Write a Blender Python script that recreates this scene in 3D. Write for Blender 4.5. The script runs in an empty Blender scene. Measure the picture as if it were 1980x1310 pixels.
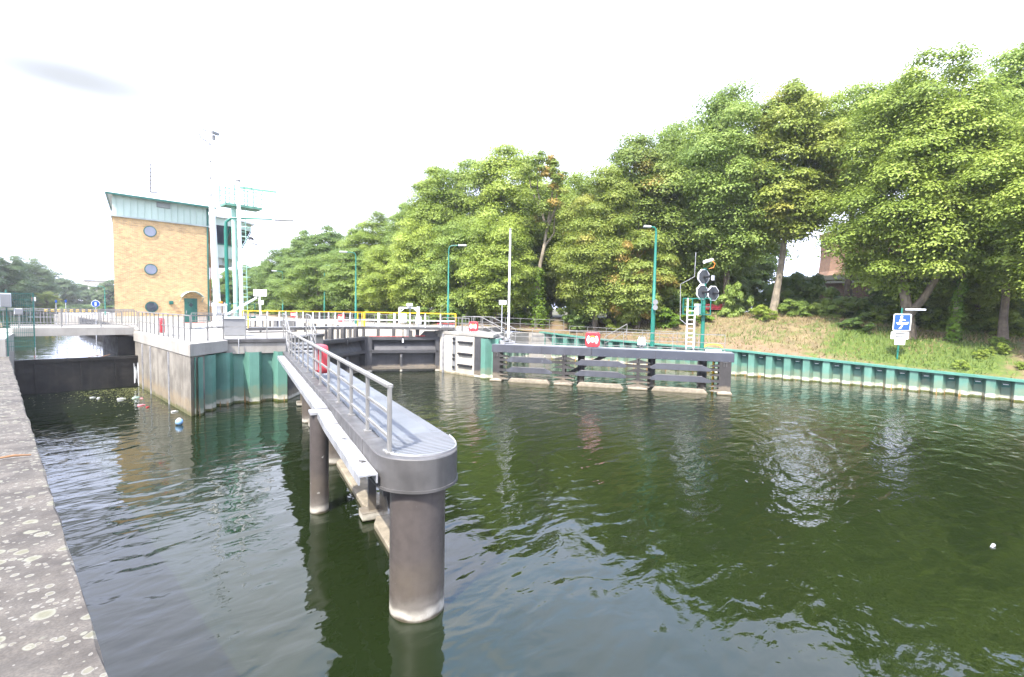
import bpy, math, random
import numpy as np
from mathutils import Vector, Matrix
random.seed(7); RNG = np.random.default_rng(11)
sc = bpy.context.scene
R = math.radians

# ------------------------------------------------------------------ camera, sky, sun, exposure
cam = bpy.data.cameras.new("camera"); camo = bpy.data.objects.new("camera", cam); sc.collection.objects.link(camo)
AZ, PITCH, ROLL = R(46.07), R(3.2), R(1.095)
fw = Vector((math.sin(AZ)*math.cos(PITCH), math.cos(AZ)*math.cos(PITCH), -math.sin(PITCH)))
rt = Vector((math.cos(AZ), -math.sin(AZ), 0)); up = rt.cross(fw)
rt2 = rt*math.cos(ROLL) + up*math.sin(ROLL); up2 = up*math.cos(ROLL) - rt*math.sin(ROLL)
m = Matrix((rt2, up2, -fw)).transposed().to_4x4(); m.translation = Vector((0, 0, 4.0)); camo.matrix_world = m
cam.sensor_width = 36; cam.lens = 969/1980*36; cam.clip_start = .05; cam.clip_end = 5000
sc.camera = camo
sc.view_settings.view_transform = 'Standard'; sc.view_settings.look = 'None'; sc.view_settings.gamma = 1
sc.view_settings.exposure = 1.15
SUN_EL, SUN_AZ = R(54), R(252)
sdir = Vector((math.sin(SUN_AZ)*math.cos(SUN_EL), math.cos(SUN_AZ)*math.cos(SUN_EL), math.sin(SUN_EL)))
sun = bpy.data.lights.new("sun", 'SUN'); sun.energy = 4.8; sun.angle = R(.6); sun.color = (1, .95, .86)
suno = bpy.data.objects.new("sun", sun); sc.collection.objects.link(suno)
suno.rotation_euler = (-sdir).to_track_quat('-Z', 'Y').to_euler(); suno.location = (-30, -20, 60)

w = bpy.data.worlds.new("World"); sc.world = w; w.use_nodes = True
nt = w.node_tree; nt.nodes.clear(); N = nt.nodes.new; L = nt.links.new
out = N('ShaderNodeOutputWorld'); bg = N('ShaderNodeBackground'); bg.inputs[1].default_value = .1; L(bg.outputs[0], out.inputs[0])
sky = N('ShaderNodeTexSky'); sky.sky_type = 'NISHITA'; sky.sun_disc = False
sky.sun_elevation = SUN_EL; sky.sun_rotation = SUN_AZ; sky.air_density = 1.0; sky.dust_density = 1.5
tc = N('ShaderNodeTexCoord'); sep = N('ShaderNodeSeparateXYZ'); L(tc.outputs['Generated'], sep.inputs[0])
zz = N('ShaderNodeMath'); zz.operation = 'MAXIMUM'; L(sep.outputs[2], zz.inputs[0]); zz.inputs[1].default_value = 0
za = N('ShaderNodeMath'); za.operation = 'ADD'; L(zz.outputs[0], za.inputs[0]); za.inputs[1].default_value = .22
dv = N('ShaderNodeVectorMath'); dv.operation = 'DIVIDE'; L(tc.outputs['Generated'], dv.inputs[0]); L(za.outputs[0], dv.inputs[1])
cn = N('ShaderNodeTexNoise'); cn.inputs['Scale'].default_value = 2.1; cn.inputs['Detail'].default_value = 7; cn.inputs['Roughness'].default_value = .55; cn.inputs['Distortion'].default_value = .4
L(dv.outputs[0], cn.inputs['Vector'])
hor = N('ShaderNodeMapRange'); L(zz.outputs[0], hor.inputs[0]); hor.inputs[1].default_value = .34; hor.inputs[2].default_value = .85; hor.inputs[3].default_value = .36; hor.inputs[4].default_value = 0
ad = N('ShaderNodeMath'); ad.operation = 'ADD'; L(cn.outputs[0], ad.inputs[0]); L(hor.outputs[0], ad.inputs[1])
cr = N('ShaderNodeMapRange'); cr.interpolation_type = 'SMOOTHSTEP'; L(ad.outputs[0], cr.inputs[0]); cr.inputs[1].default_value = .46; cr.inputs[2].default_value = .72; cr.inputs[3].default_value = 0; cr.inputs[4].default_value = 1
# cloud underside greys
cn2 = N('ShaderNodeTexNoise'); cn2.inputs['Scale'].default_value = 1.3; cn2.inputs['Detail'].default_value = 5; L(dv.outputs[0], cn2.inputs['Vector'])
cg = N('ShaderNodeMix'); cg.data_type = 'RGBA'; L(cn2.outputs[0], cg.inputs[0]); cg.inputs[6].default_value = (8.4, 10.2, 16.5, 1); cg.inputs[7].default_value = (14.5, 14.5, 14.5, 1)
skm = N('ShaderNodeMix'); skm.data_type = 'RGBA'; skm.blend_type = 'MULTIPLY'; skm.inputs[0].default_value = 1; L(sky.outputs[0], skm.inputs[6]); skm.inputs[7].default_value = (6.6, 6.2, 5.9, 1)
mx = N('ShaderNodeMix'); mx.data_type = 'RGBA'; L(cr.outputs[0], mx.inputs[0]); L(skm.outputs[2], mx.inputs[6]); L(cg.outputs[2], mx.inputs[7])
# one faint grey cloud low over the tower
cd = N('ShaderNodeVectorMath'); cd.operation = 'SUBTRACT'; L(tc.outputs['Generated'], cd.inputs[0]); cd.inputs[1].default_value = (.085, .945, .312)
cs = N('ShaderNodeVectorMath'); cs.operation = 'MULTIPLY'; L(cd.outputs[0], cs.inputs[0]); cs.inputs[1].default_value = (1.3, .4, 6)
cl_ = N('ShaderNodeVectorMath'); cl_.operation = 'LENGTH'; L(cs.outputs[0], cl_.inputs[0])
c2 = N('ShaderNodeMath'); c2.operation = 'MULTIPLY_ADD'; L(cn2.outputs[0], c2.inputs[0]); c2.inputs[1].default_value = -.22; L(cl_.outputs['Value'], c2.inputs[2])
c3 = N('ShaderNodeMapRange'); c3.interpolation_type = 'SMOOTHSTEP'; L(c2.outputs[0], c3.inputs[0]); c3.inputs[1].default_value = -.06; c3.inputs[1].default_value = -.07; c3.inputs[2].default_value = .24; c3.inputs[3].default_value = 1; c3.inputs[4].default_value = 0
mx3 = N('ShaderNodeMix'); mx3.data_type = 'RGBA'; L(c3.outputs[0], mx3.inputs[0]); L(mx.outputs[2], mx3.inputs[6]); mx3.inputs[7].default_value = (3.5, 3.68, 4.0, 1)
L(mx3.outputs[2], bg.inputs[0])

# ------------------------------------------------------------------ helpers
WL = {}
def props(o, label=None, cat=None, group=None, kind=None):
    if label: o['label'] = label
    if cat: o['category'] = cat
    if group: o['group'] = group
    if kind: o['kind'] = kind
    return o
def empty(name, loc, label, cat, group=None, rz=0):
    o = bpy.data.objects.new(name, None); sc.collection.objects.link(o); o.location = loc; o.rotation_euler = (0, 0, rz)
    o.empty_display_size = .2; WL[o.name] = Vector(loc); return props(o, label, cat, group)
class MB:
    """collects shapes; build() links them as ONE mesh object"""
    def __init__(s): s.v = []; s.f = []
    def add(s, vs, fs):
        b = len(s.v); s.v += [tuple(v) for v in vs]; s.f += [tuple(i+b for i in f) for f in fs]; return s
    def box(s, c, d, rz=0):
        x, y, z = [k/2 for k in d]; ca, sa = math.cos(rz), math.sin(rz); vs = []
        for dz in (-z, z):
            for dx, dy in ((-x, -y), (x, -y), (x, y), (-x, y)): vs.append((c[0]+dx*ca-dy*sa, c[1]+dx*sa+dy*ca, c[2]+dz))
        return s.add(vs, [(3, 2, 1, 0), (4, 5, 6, 7), (0, 1, 5, 4), (1, 2, 6, 5), (2, 3, 7, 6), (3, 0, 4, 7)])
    def bar(s, p, q, wd, ht, upv=(0, 0, 1)):
        p, q = Vector(p), Vector(q); d = (q-p).normalized(); u = Vector(upv)
        if abs(d.dot(u)) > .98: u = Vector((1, 0, 0))
        a = d.cross(u).normalized(); b = a.cross(d); vs = []
        for e in (p, q):
            for i, j in ((-1, -1), (1, -1), (1, 1), (-1, 1)): vs.append(e+a*(i*wd/2)+b*(j*ht/2))
        return s.add(vs, [(0, 1, 2, 3), (7, 6, 5, 4), (0, 4, 5, 1), (1, 5, 6, 2), (2, 6, 7, 3), (3, 7, 4, 0)])
    def tube(s, pts, r, n=8, cap=True):
        pts = [Vector(p) for p in pts]; rs = r if isinstance(r, (list, tuple)) else [r]*len(pts); vs = []; fs = []
        a = None
        for i, p in enumerate(pts):
            d = (pts[min(i+1, len(pts)-1)]-pts[max(i-1, 0)]).normalized()
            if a is None:
                u = Vector((0, 0, 1)) if abs(d.z) < .9 else Vector((1, 0, 0)); a = d.cross(u).normalized()
            else: a = (a-d*a.dot(d)).normalized()
            b = d.cross(a)
            for k in range(n):
                t = 2*math.pi*k/n; vs.append(p+(a*math.cos(t)+b*math.sin(t))*rs[i])
        for i in range(len(pts)-1):
            for k in range(n):
                k2 = (k+1) % n; fs.append((i*n+k, i*n+k2, (i+1)*n+k2, (i+1)*n+k))
        if cap: fs.append(tuple(range(n-1, -1, -1))); fs.append(tuple((len(pts)-1)*n+k for k in range(n)))
        return s.add(vs, fs)
    def prism(s, pts, z0, z1):
        n = len(pts); A = sum(pts[i][0]*pts[(i+1) % n][1]-pts[(i+1) % n][0]*pts[i][1] for i in range(n))
        if A < 0: pts = pts[::-1]
        vs = [(p[0], p[1], z0) for p in pts]+[(p[0], p[1], z1) for p in pts]
        return s.add(vs, [tuple(range(n-1, -1, -1)), tuple(range(n, 2*n))]+[(i, (i+1) % n, n+(i+1) % n, n+i) for i in range(n)])
    def plate(s, o, ux, uy, pts, th):
        """polygon pts in the plane (ux,uy) through o, thickness th along ux x uy"""
        o, ux, uy = Vector(o), Vector(ux).normalized(), Vector(uy).normalized(); nn = ux.cross(uy); n = len(pts)
        A = sum(pts[i][0]*pts[(i+1) % n][1]-pts[(i+1) % n][0]*pts[i][1] for i in range(n))
        if A < 0: pts = pts[::-1]
        vs = [o+ux*p[0]+uy*p[1]-nn*(th/2) for p in pts]+[o+ux*p[0]+uy*p[1]+nn*(th/2) for p in pts]
        return s.add(vs, [tuple(range(n-1, -1, -1)), tuple(range(n, 2*n))]+[(i, (i+1) % n, n+(i+1) % n, n+i) for i in range(n)])
    def lathe(s, c, prof, n=32):
        vs = []; fs = []
        for r_, z in prof:
            for k in range(n): t = 2*math.pi*k/n; vs.append((c[0]+r_*math.cos(t), c[1]+r_*math.sin(t), c[2]+z))
        for i in range(len(prof)-1):
            for k in range(n): k2 = (k+1) % n; fs.append((i*n+k, i*n+k2, (i+1)*n+k2, (i+1)*n+k))
        fs.append(tuple(range(n-1, -1, -1))); fs.append(tuple((len(prof)-1)*n+k for k in range(n)))
        return s.add(vs, fs)
    def strip(s, pts, z0, z1):
        """open vertical sheet along pts; z0/z1 numbers or lists"""
        n = len(pts); a = z0 if isinstance(z0, (list, tuple)) else [z0]*n; b = z1 if isinstance(z1, (list, tuple)) else [z1]*n
        return s.add([(p[0], p[1], a[i]) for i, p in enumerate(pts)]+[(p[0], p[1], b[i]) for i, p in enumerate(pts)], [(i, i+1, n+i+1, n+i) for i in range(n-1)])
    def build(s, name, mat, parent=None, smooth=False, bevel=0, label=None, cat=None, group=None, kind=None, seg=1):
        v = np.array(s.v, float)
        if parent is not None: off = np.array(WL[parent.name])
        else: off = np.array([(v[:, 0].min()+v[:, 0].max())/2, (v[:, 1].min()+v[:, 1].max())/2, v[:, 2].min()])
        me = bpy.data.meshes.new(name); me.from_pydata((v-off).tolist(), [], s.f); me.update()
        o = bpy.data.objects.new(name, me); sc.collection.objects.link(o)
        for mm in (mat if isinstance(mat, list) else [mat]): me.materials.append(mm)
        if parent is not None: o.parent = parent; WL[o.name] = WL[parent.name]
        else: o.location = off; WL[o.name] = Vector(off)
        if smooth:
            me.polygons.foreach_set('use_smooth', [True]*len(me.polygons))
            try: me.set_sharp_from_angle(angle=R(35))
            except Exception: pass
        if bevel:
            b = o.modifiers.new('bevel', 'BEVEL'); b.width = bevel; b.segments = seg; b.limit_method = 'ANGLE'; b.angle_limit = R(40)
        return props(o, label, cat, group, kind)
def copy_tree(o, parent=None, loc=None, rz=None):
    c = o.copy(); sc.collection.objects.link(c)
    if parent is not None: c.parent = parent
    if loc is not None: c.location = loc
    if rz is not None: c.rotation_euler = (0, 0, rz)
    for ch in list(o.children): copy_tree(ch, c)
    return c
def part_copy(o, parent, delta):
    c = o.copy(); sc.collection.objects.link(c); c.parent = parent; c.location = Vector(o.location)+Vector(delta); WL[c.name] = WL[parent.name]; return c

# ------------------------------------------------------------------ materials
def mat(name, col, rough=.6, metal=0, var=.14, vscale=1.6, col2=None, streak=0, streak_col=None, bump=0, bscale=18, bands=(), grain=.0, spec=.5, c2thr=(.45, .7)):
    M = bpy.data.materials.new(name); M.use_nodes = True; t = M.node_tree; n = t.nodes; l = t.links
    b = n['Principled BSDF']; b.inputs['Roughness'].default_value = rough; b.inputs['Metallic'].default_value = metal
    b.inputs['Specular IOR Level'].default_value = spec
    g = n.new('ShaderNodeNewGeometry'); sx = n.new('ShaderNodeSeparateXYZ'); l.new(g.outputs['Position'], sx.inputs[0])
    def noise(scale, det=5, mp=None, rg=.55):
        q = n.new('ShaderNodeTexNoise'); q.inputs['Scale'].default_value = scale; q.inputs['Detail'].default_value = det; q.inputs['Roughness'].default_value = rg
        if mp:
            k = n.new('ShaderNodeMapping'); k.inputs['Scale'].default_value = mp; l.new(g.outputs['Position'], k.inputs[0]); l.new(k.outputs[0], q.inputs['Vector'])
        else: l.new(g.outputs['Position'], q.inputs['Vector'])
        return q.outputs[0]
    def mr(src, a, bb, c=0., d=1., smooth=True):
        q = n.new('ShaderNodeMapRange'); q.interpolation_type = 'SMOOTHSTEP' if smooth else 'LINEAR'; l.new(src, q.inputs[0])
        for i, vv in enumerate((a, bb, c, d)): q.inputs[i+1].default_value = vv
        return q.outputs[0]
    def mix(f, a, bb):
        q = n.new('ShaderNodeMix'); q.data_type = 'RGBA'
        if isinstance(f, float): q.inputs[0].default_value = f
        else: l.new(f, q.inputs[0])
        for i, vv in ((6, a), (7, bb)):
            if isinstance(vv, tuple): q.inputs[i].default_value = (*vv[:3], 1)
            else: l.new(vv, q.inputs[i])
        return q.outputs[2]
    def math_(op, a, bb):
        q = n.new('ShaderNodeMath'); q.operation = op
        for i, vv in enumerate((a, bb)):
            if isinstance(vv, (float, int)): q.inputs[i].default_value = vv
            else: l.new(vv, q.inputs[i])
        return q.outputs[0]
    lo = tuple(max(0, c*(1-var*1.4)) for c in col); hi = tuple(min(1, c*(1+var)) for c in col)
    c = mix(mr(noise(vscale), .3, .7), lo, hi)
    if grain: c = mix(math_('MULTIPLY', mr(noise(60, 3), .35, .65), grain), c, tuple(k*.45 for k in col))
    if col2: c = mix(mr(noise(vscale*.9+.37, 6), *c2thr), c, col2)
    if streak: c = mix(math_('MULTIPLY', mr(noise(1, 6, (5, 5, .35), .65), .48, .72), streak), c, streak_col or tuple(k*.35 for k in col))
    for (z0, z1, bc, soft, amt) in bands:
        zn = math_('ADD', sx.outputs[2], math_('MULTIPLY', math_('SUBTRACT', noise(3.2, 5), .5), soft*2.2))
        f = math_('MULTIPLY', mr(zn, z0-soft*.5, z0+soft*.5), mr(zn, z1-soft*.5, z1+soft*.5, 1., 0.))
        f = math_('MULTIPLY', f, math_('MULTIPLY', mr(noise(6, 4), .2, .6, .55, 1.), amt)); c = mix(f, c, bc)
    l.new(c, b.inputs['Base Color'])
    rv = mr(noise(vscale*2.3), .3, .7, max(.02, rough-.08), min(1, rough+.1)); l.new(rv, b.inputs['Roughness'])
    if bump:
        bp = n.new('ShaderNodeBump'); bp.inputs['Distance'].default_value = bump; bp.inputs['Strength'].default_value = .6
        l.new(noise(bscale, 6), bp.inputs['Height']); l.new(bp.outputs[0], b.inputs['Normal'])
    M['c'] = 0
    return M
WB = [(.0, .16, (.50, .47, .40), .06, .95), (.14, .42, (.24, .20, .14), .16, .55), (-.3, .045, (.05, .05, .02), .03, .95)]
m_steel = mat('dark_grey_paint', (.072, .0695, .068), .5, var=.18, vscale=2.2, col2=(.11, .106, .102), c2thr=(.55, .8), streak=.45, bump=.002)
m_pile = mat('pile_paint', (.070, .060, .056), .45, var=.09, vscale=7, col2=(.34, .34, .33), c2thr=(.69, .71), streak=.35, bands=[(.28, .70, (.12, .10, .075), .34, .4), (.12, .27, (.24, .225, .195), .2, .45), (.02, .14, (.42, .40, .35), .09, .95), (-.3, .03, (.06, .05, .03), .03, .9)])
m_steelw = mat('dark_grey_paint_waterline', (.052, .052, .055), .5, var=.15, streak=.3, bands=WB)
m_lowbeam = mat('waterline_beam', (.23, .20, .15), .8, var=.2, vscale=4, bump=.01, bands=[(-.4, .05, (.12, .10, .06), .04, .8)])
m_galv = mat('galvanised_steel', (.31, .315, .325), .45, .2, var=.2, vscale=3, streak=.25)
m_rail = mat('rail_grey_steel', (.19, .187, .178), .5, .1, var=.1, vscale=4)
m_fbeam = mat('fender_blue_grey', (.062, .066, .080), .45, var=.14, vscale=1.1, col2=(.16, .17, .19), c2thr=(.66, .76), streak=.3)
m_fpost = mat('fender_post_paint', (.038, .035, .034), .55, var=.2, streak=.3, bands=WB)
m_flange = mat('fender_flange', (.15, .15, .16), .5, var=.15)
m_conc = mat('concrete', (.30, .285, .255), .85, var=.13, vscale=.9, streak=.35, streak_col=(.17, .155, .13), bump=.006, grain=.15)
m_concw = mat('concrete_wall', (.205, .19, .162), .88, var=.25, vscale=1.1, col2=(.115, .102, .085), c2thr=(.46, .72), streak=.95, streak_col=(.12, .105, .085), bump=.012, grain=.25,
              bands=[(-.3, .14, (.08, .085, .025), .12, .95), (.12, .55, (.24, .18, .10), .35, .55)])
m_white = mat('lock_wall_white', (.46, .43, .37), .85, var=.16, vscale=1.5, streak=.45, streak_col=(.30, .25, .18), bump=.006, bands=[(-.3, .1, (.14, .12, .06), .08, .9), (.1, .4, (.36, .30, .2), .3, .5)])
m_apron = mat('paving', (.26, .245, .22), .9, var=.14, vscale=.6, bump=.004, grain=.15)
m_dark = mat('black_steel_and_shade', (.009, .0085, .008), .5, var=.35, vscale=2, col2=(.022, .019, .016), streak=.4, streak_col=(.03, .026, .02))  # weir steel; also the painted shade on the right abutment and quay side
m_green = mat('green_paint', (.012, .155, .115), .4, var=.08, vscale=2)
m_pgreen = mat('pale_green_paint', (.30, .52, .43), .45, var=.08)
m_dgreen = mat('dark_green_paint', (.012, .105, .082), .35, var=.08)
m_yellow = mat('yellow_paint', (.80, .50, .02), .4, var=.06)
m_wpaint = mat('white_paint', (.78, .79, .80), .4, var=.05)
m_lpaint = mat('light_grey_paint', (.42, .44, .47), .45, var=.06)
m_red = mat('red_plastic', (.40, .035, .045), .4, var=.1, vscale=3)
m_redp = mat('red_paint', (.42, .05, .045), .6, var=.3, vscale=3)
m_orange = mat('orange_plastic', (.85, .28, .03), .4)
m_grey = mat('grey_plastic', (.19, .195, .20), .5, var=.05)
m_black = mat('black_rubber', (.02, .02, .022), .5)
m_glass = mat('dark_glass', (.035, .045, .06), .06, var=.1, spec=.8)
m_glass2 = mat('window_glass', (.16, .18, .24), .08, var=.1, spec=.8)
m_patina = mat('patina_cladding', (.43, .53, .47), .5, .1, var=.06, vscale=.7, streak=.1)
m_roof = mat('roof_metal', (.60, .62, .64), .45, .2, var=.06, streak=.1)
m_soffit = mat('soffit', (.35, .40, .38), .6)
m_plinth = mat('plinth', (.55, .52, .43), .85, var=.1)
m_copper = mat('copper_pipe', (.42, .22, .10), .5, .3)
m_blue = mat('sign_blue', (.012, .07, .32), .4, var=.03)
m_bluep = mat('blue_plastic', (.24, .42, .66), .35, var=.1, vscale=9)
m_wood = mat('bench_red', (.50, .06, .07), .55)
m_bark = mat('bark', (.17, .135, .10), .9, var=.3, vscale=2.5, streak=.5, bump=.03, bscale=9)
m_barkp = mat('pale_bark', (.24, .205, .155), .9, var=.25, vscale=2, streak=.3, bump=.02)
m_skin = mat('skin', (.55, .32, .22), .6); m_cloth = mat('dark_clothing', (.03, .035, .07), .8); m_hair = mat('hair', (.05, .03, .02), .7)
m_stick = mat('twig', (.22, .12, .06), .9)
m_house = mat('house_render', (.55, .52, .45), .8, var=.1)

def sheet_mat(name):
    M = mat(name, (.088, .205, .163), .5, var=.14, vscale=.9, streak=.22, streak_col=(.018, .10, .075),
            bands=[(.05, .27, (.56, .53, .44), .10, .95), (.22, .62, (.17, .21, .14), .3, .75), (-.4, .085, (.075, .085, .012), .05, 1.)])
    # rust tears hanging from the clutches
    t = M.node_tree; n = t.nodes; l = t.links; b = n['Principled BSDF']; src = b.inputs['Base Color'].links[0].from_socket
    g = n.new('ShaderNodeNewGeometry'); k = n.new('ShaderNodeMapping'); k.inputs['Scale'].default_value = (2.3, 2.3, .10); l.new(g.outputs['Position'], k.inputs[0])
    v = n.new('ShaderNodeTexNoise'); v.inputs['Scale'].default_value = 2.4; v.inputs['Detail'].default_value = 4; l.new(k.outputs[0], v.inputs['Vector'])
    sx = n.new('ShaderNodeSeparateXYZ'); l.new(g.outputs['Position'], sx.inputs[0])
    h = n.new('ShaderNodeMapRange'); l.new(sx.outputs[2], h.inputs[0]); h.inputs[1].default_value = .1; h.inputs[2].default_value = .75; h.inputs[3].default_value = .07; h.inputs[4].default_value = -.09
    a = n.new('ShaderNodeMath'); a.operation = 'ADD'; l.new(v.outputs[0], a.inputs[0]); l.new(h.outputs[0], a.inputs[1])
    f = n.new('ShaderNodeMapRange'); l.new(a.outputs[0], f.inputs[0]); f.inputs[1].default_value = .66; f.inputs[2].default_value = .70
    q = n.new('ShaderNodeMix'); q.data_type = 'RGBA'; l.new(f.outputs[0], q.inputs[0]); l.new(src, q.inputs[6]); q.inputs[7].default_value = (.34, .19, .075, 1)
    l.new(q.outputs[2], b.inputs['Base Color']); return M
m_sheet = sheet_mat('green_sheet_pile')

def lichen_mat():
    M = mat('old_wall_concrete', (.092, .081, .067), .92, var=.28, vscale=2.6, col2=(.042, .036, .030), c2thr=(.48, .7), bump=.012, bscale=26, grain=.55)
    t = M.node_tree; n = t.nodes; l = t.links; b = n['Principled BSDF']; src = b.inputs['Base Color'].links[0].from_socket
    g = n.new('ShaderNodeNewGeometry')
    dn = n.new('ShaderNodeTexNoise'); dn.inputs['Scale'].default_value = 9; l.new(g.outputs['Position'], dn.inputs['Vector'])
    dm = n.new('ShaderNodeVectorMath'); dm.operation = 'MULTIPLY_ADD'; l.new(dn.outputs['Color'], dm.inputs[0]); dm.inputs[1].default_value = (.035, .035, .035); l.new(g.outputs['Position'], dm.inputs[2])
    big = n.new('ShaderNodeTexNoise'); big.inputs['Scale'].default_value = 1.5; big.inputs['Detail'].default_value = 3; l.new(g.outputs['Position'], big.inputs['Vector'])
    last = src
    for sc_, th, colr in ((7.5, .30, (.172, .17, .132)), (12., .30, (.18, .175, .15)), (19., .27, (.175, .165, .145)), (4.4, .22, (.17, .17, .13))):
        v = n.new('ShaderNodeTexVoronoi'); v.inputs['Scale'].default_value = sc_; v.inputs['Randomness'].default_value = 1; l.new(dm.outputs[0], v.inputs['Vector'])
        # size differs from patch to patch, some cells hold none
        sp = n.new('ShaderNodeSeparateColor'); l.new(v.outputs['Color'], sp.inputs[0])
        pr = n.new('ShaderNodeMath'); pr.operation = 'ADD'; l.new(sp.outputs[0], pr.inputs[0]); l.new(big.outputs[0], pr.inputs[1])
        rd = n.new('ShaderNodeMapRange'); l.new(pr.outputs[0], rd.inputs[0]); rd.inputs[1].default_value = .78; rd.inputs[2].default_value = 1.45; rd.inputs[3].default_value = 0.0; rd.inputs[4].default_value = th*1.35
        df = n.new('ShaderNodeMath'); df.operation = 'SUBTRACT'; l.new(rd.outputs[0], df.inputs[0]); l.new(v.outputs['Distance'], df.inputs[1])
        f = n.new('ShaderNodeMapRange'); l.new(df.outputs[0], f.inputs[0]); f.inputs[1].default_value = 0; f.inputs[2].default_value = .035; f.inputs[4].default_value = .85
        rim = n.new('ShaderNodeMapRange'); l.new(df.outputs[0], rim.inputs[0]); rim.inputs[1].default_value = .05; rim.inputs[2].default_value = .16
        cc = n.new('ShaderNodeMix'); cc.data_type = 'RGBA'; l.new(rim.outputs[0], cc.inputs[0]); cc.inputs[6].default_value = (*colr, 1); cc.inputs[7].default_value = (colr[0]*.72, colr[1]*.70, colr[2]*.6, 1)
        q = n.new('ShaderNodeMix'); q.data_type = 'RGBA'; l.new(f.outputs[0], q.inputs[0]); l.new(last, q.inputs[6]); l.new(cc.outputs[2], q.inputs[7]); last = q.outputs[2]
    l.new(last, b.inputs['Base Color']); return M
m_lichen = lichen_mat()

def brick_mat(name, c1, c2, mortar, axis='xz', scale=1.0, msize=.012):
    M = bpy.data.materials.new(name); M.use_nodes = True; t = M.node_tree; n = t.nodes; l = t.links; b = n['Principled BSDF']; b.inputs['Roughness'].default_value = .85
    g = n.new('ShaderNodeNewGeometry'); s = n.new('ShaderNodeSeparateXYZ'); l.new(g.outputs['Position'], s.inputs[0])
    ad = n.new('ShaderNodeMath'); ad.operation = 'ADD'; l.new(s.outputs[0], ad.inputs[0]); l.new(s.outputs[1], ad.inputs[1])
    c = n.new('ShaderNodeCombineXYZ'); l.new(ad.outputs[0], c.inputs[0]); l.new(s.outputs[2], c.inputs[1])
    bt = n.new('ShaderNodeTexBrick'); l.new(c.outputs[0], bt.inputs['Vector']); bt.inputs['Scale'].default_value = scale
    bt.inputs['Color1'].default_value = (*c1, 1); bt.inputs['Color2'].default_value = (*c2, 1); bt.inputs['Mortar'].default_value = (*mortar, 1)
    bt.inputs['Mortar Size'].default_value = msize; bt.inputs['Brick Width'].default_value = .25; bt.inputs['Row Height'].default_value = .083; bt.inputs['Bias'].default_value = -.1
    no = n.new('ShaderNodeTexNoise'); no.inputs['Scale'].default_value = 2.6; no.inputs['Detail'].default_value = 8; no.inputs['Roughness'].default_value = .75; l.new(g.outputs['Position'], no.inputs['Vector'])
    mr_ = n.new('ShaderNodeMapRange'); l.new(no.outputs[0], mr_.inputs[0]); mr_.inputs[1].default_value = .3; mr_.inputs[2].default_value = .7; mr_.inputs[3].default_value = .74; mr_.inputs[4].default_value = 1.14
    q = n.new('ShaderNodeVectorMath'); q.operation = 'SCALE'; l.new(bt.outputs[0], q.inputs[0]); l.new(mr_.outputs[0], q.inputs['Scale'])
    l.new(q.outputs[0], b.inputs['Base Color'])
    bp = n.new('ShaderNodeBump'); bp.inputs['Distance'].default_value = .01; bp.inputs['Strength'].default_value = .5; bp.invert = True; l.new(bt.outputs['Fac'], bp.inputs['Height']); l.new(bp.outputs[0], b.inputs['Normal'])
    return M
m_brick = brick_mat('yellow_brick', (.62, .40, .165), (.40, .245, .10), (.46, .38, .27))
m_rbrick = brick_mat('red_brick', (.30, .14, .085), (.22, .12, .085), (.30, .25, .2), msize=.015)

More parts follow.
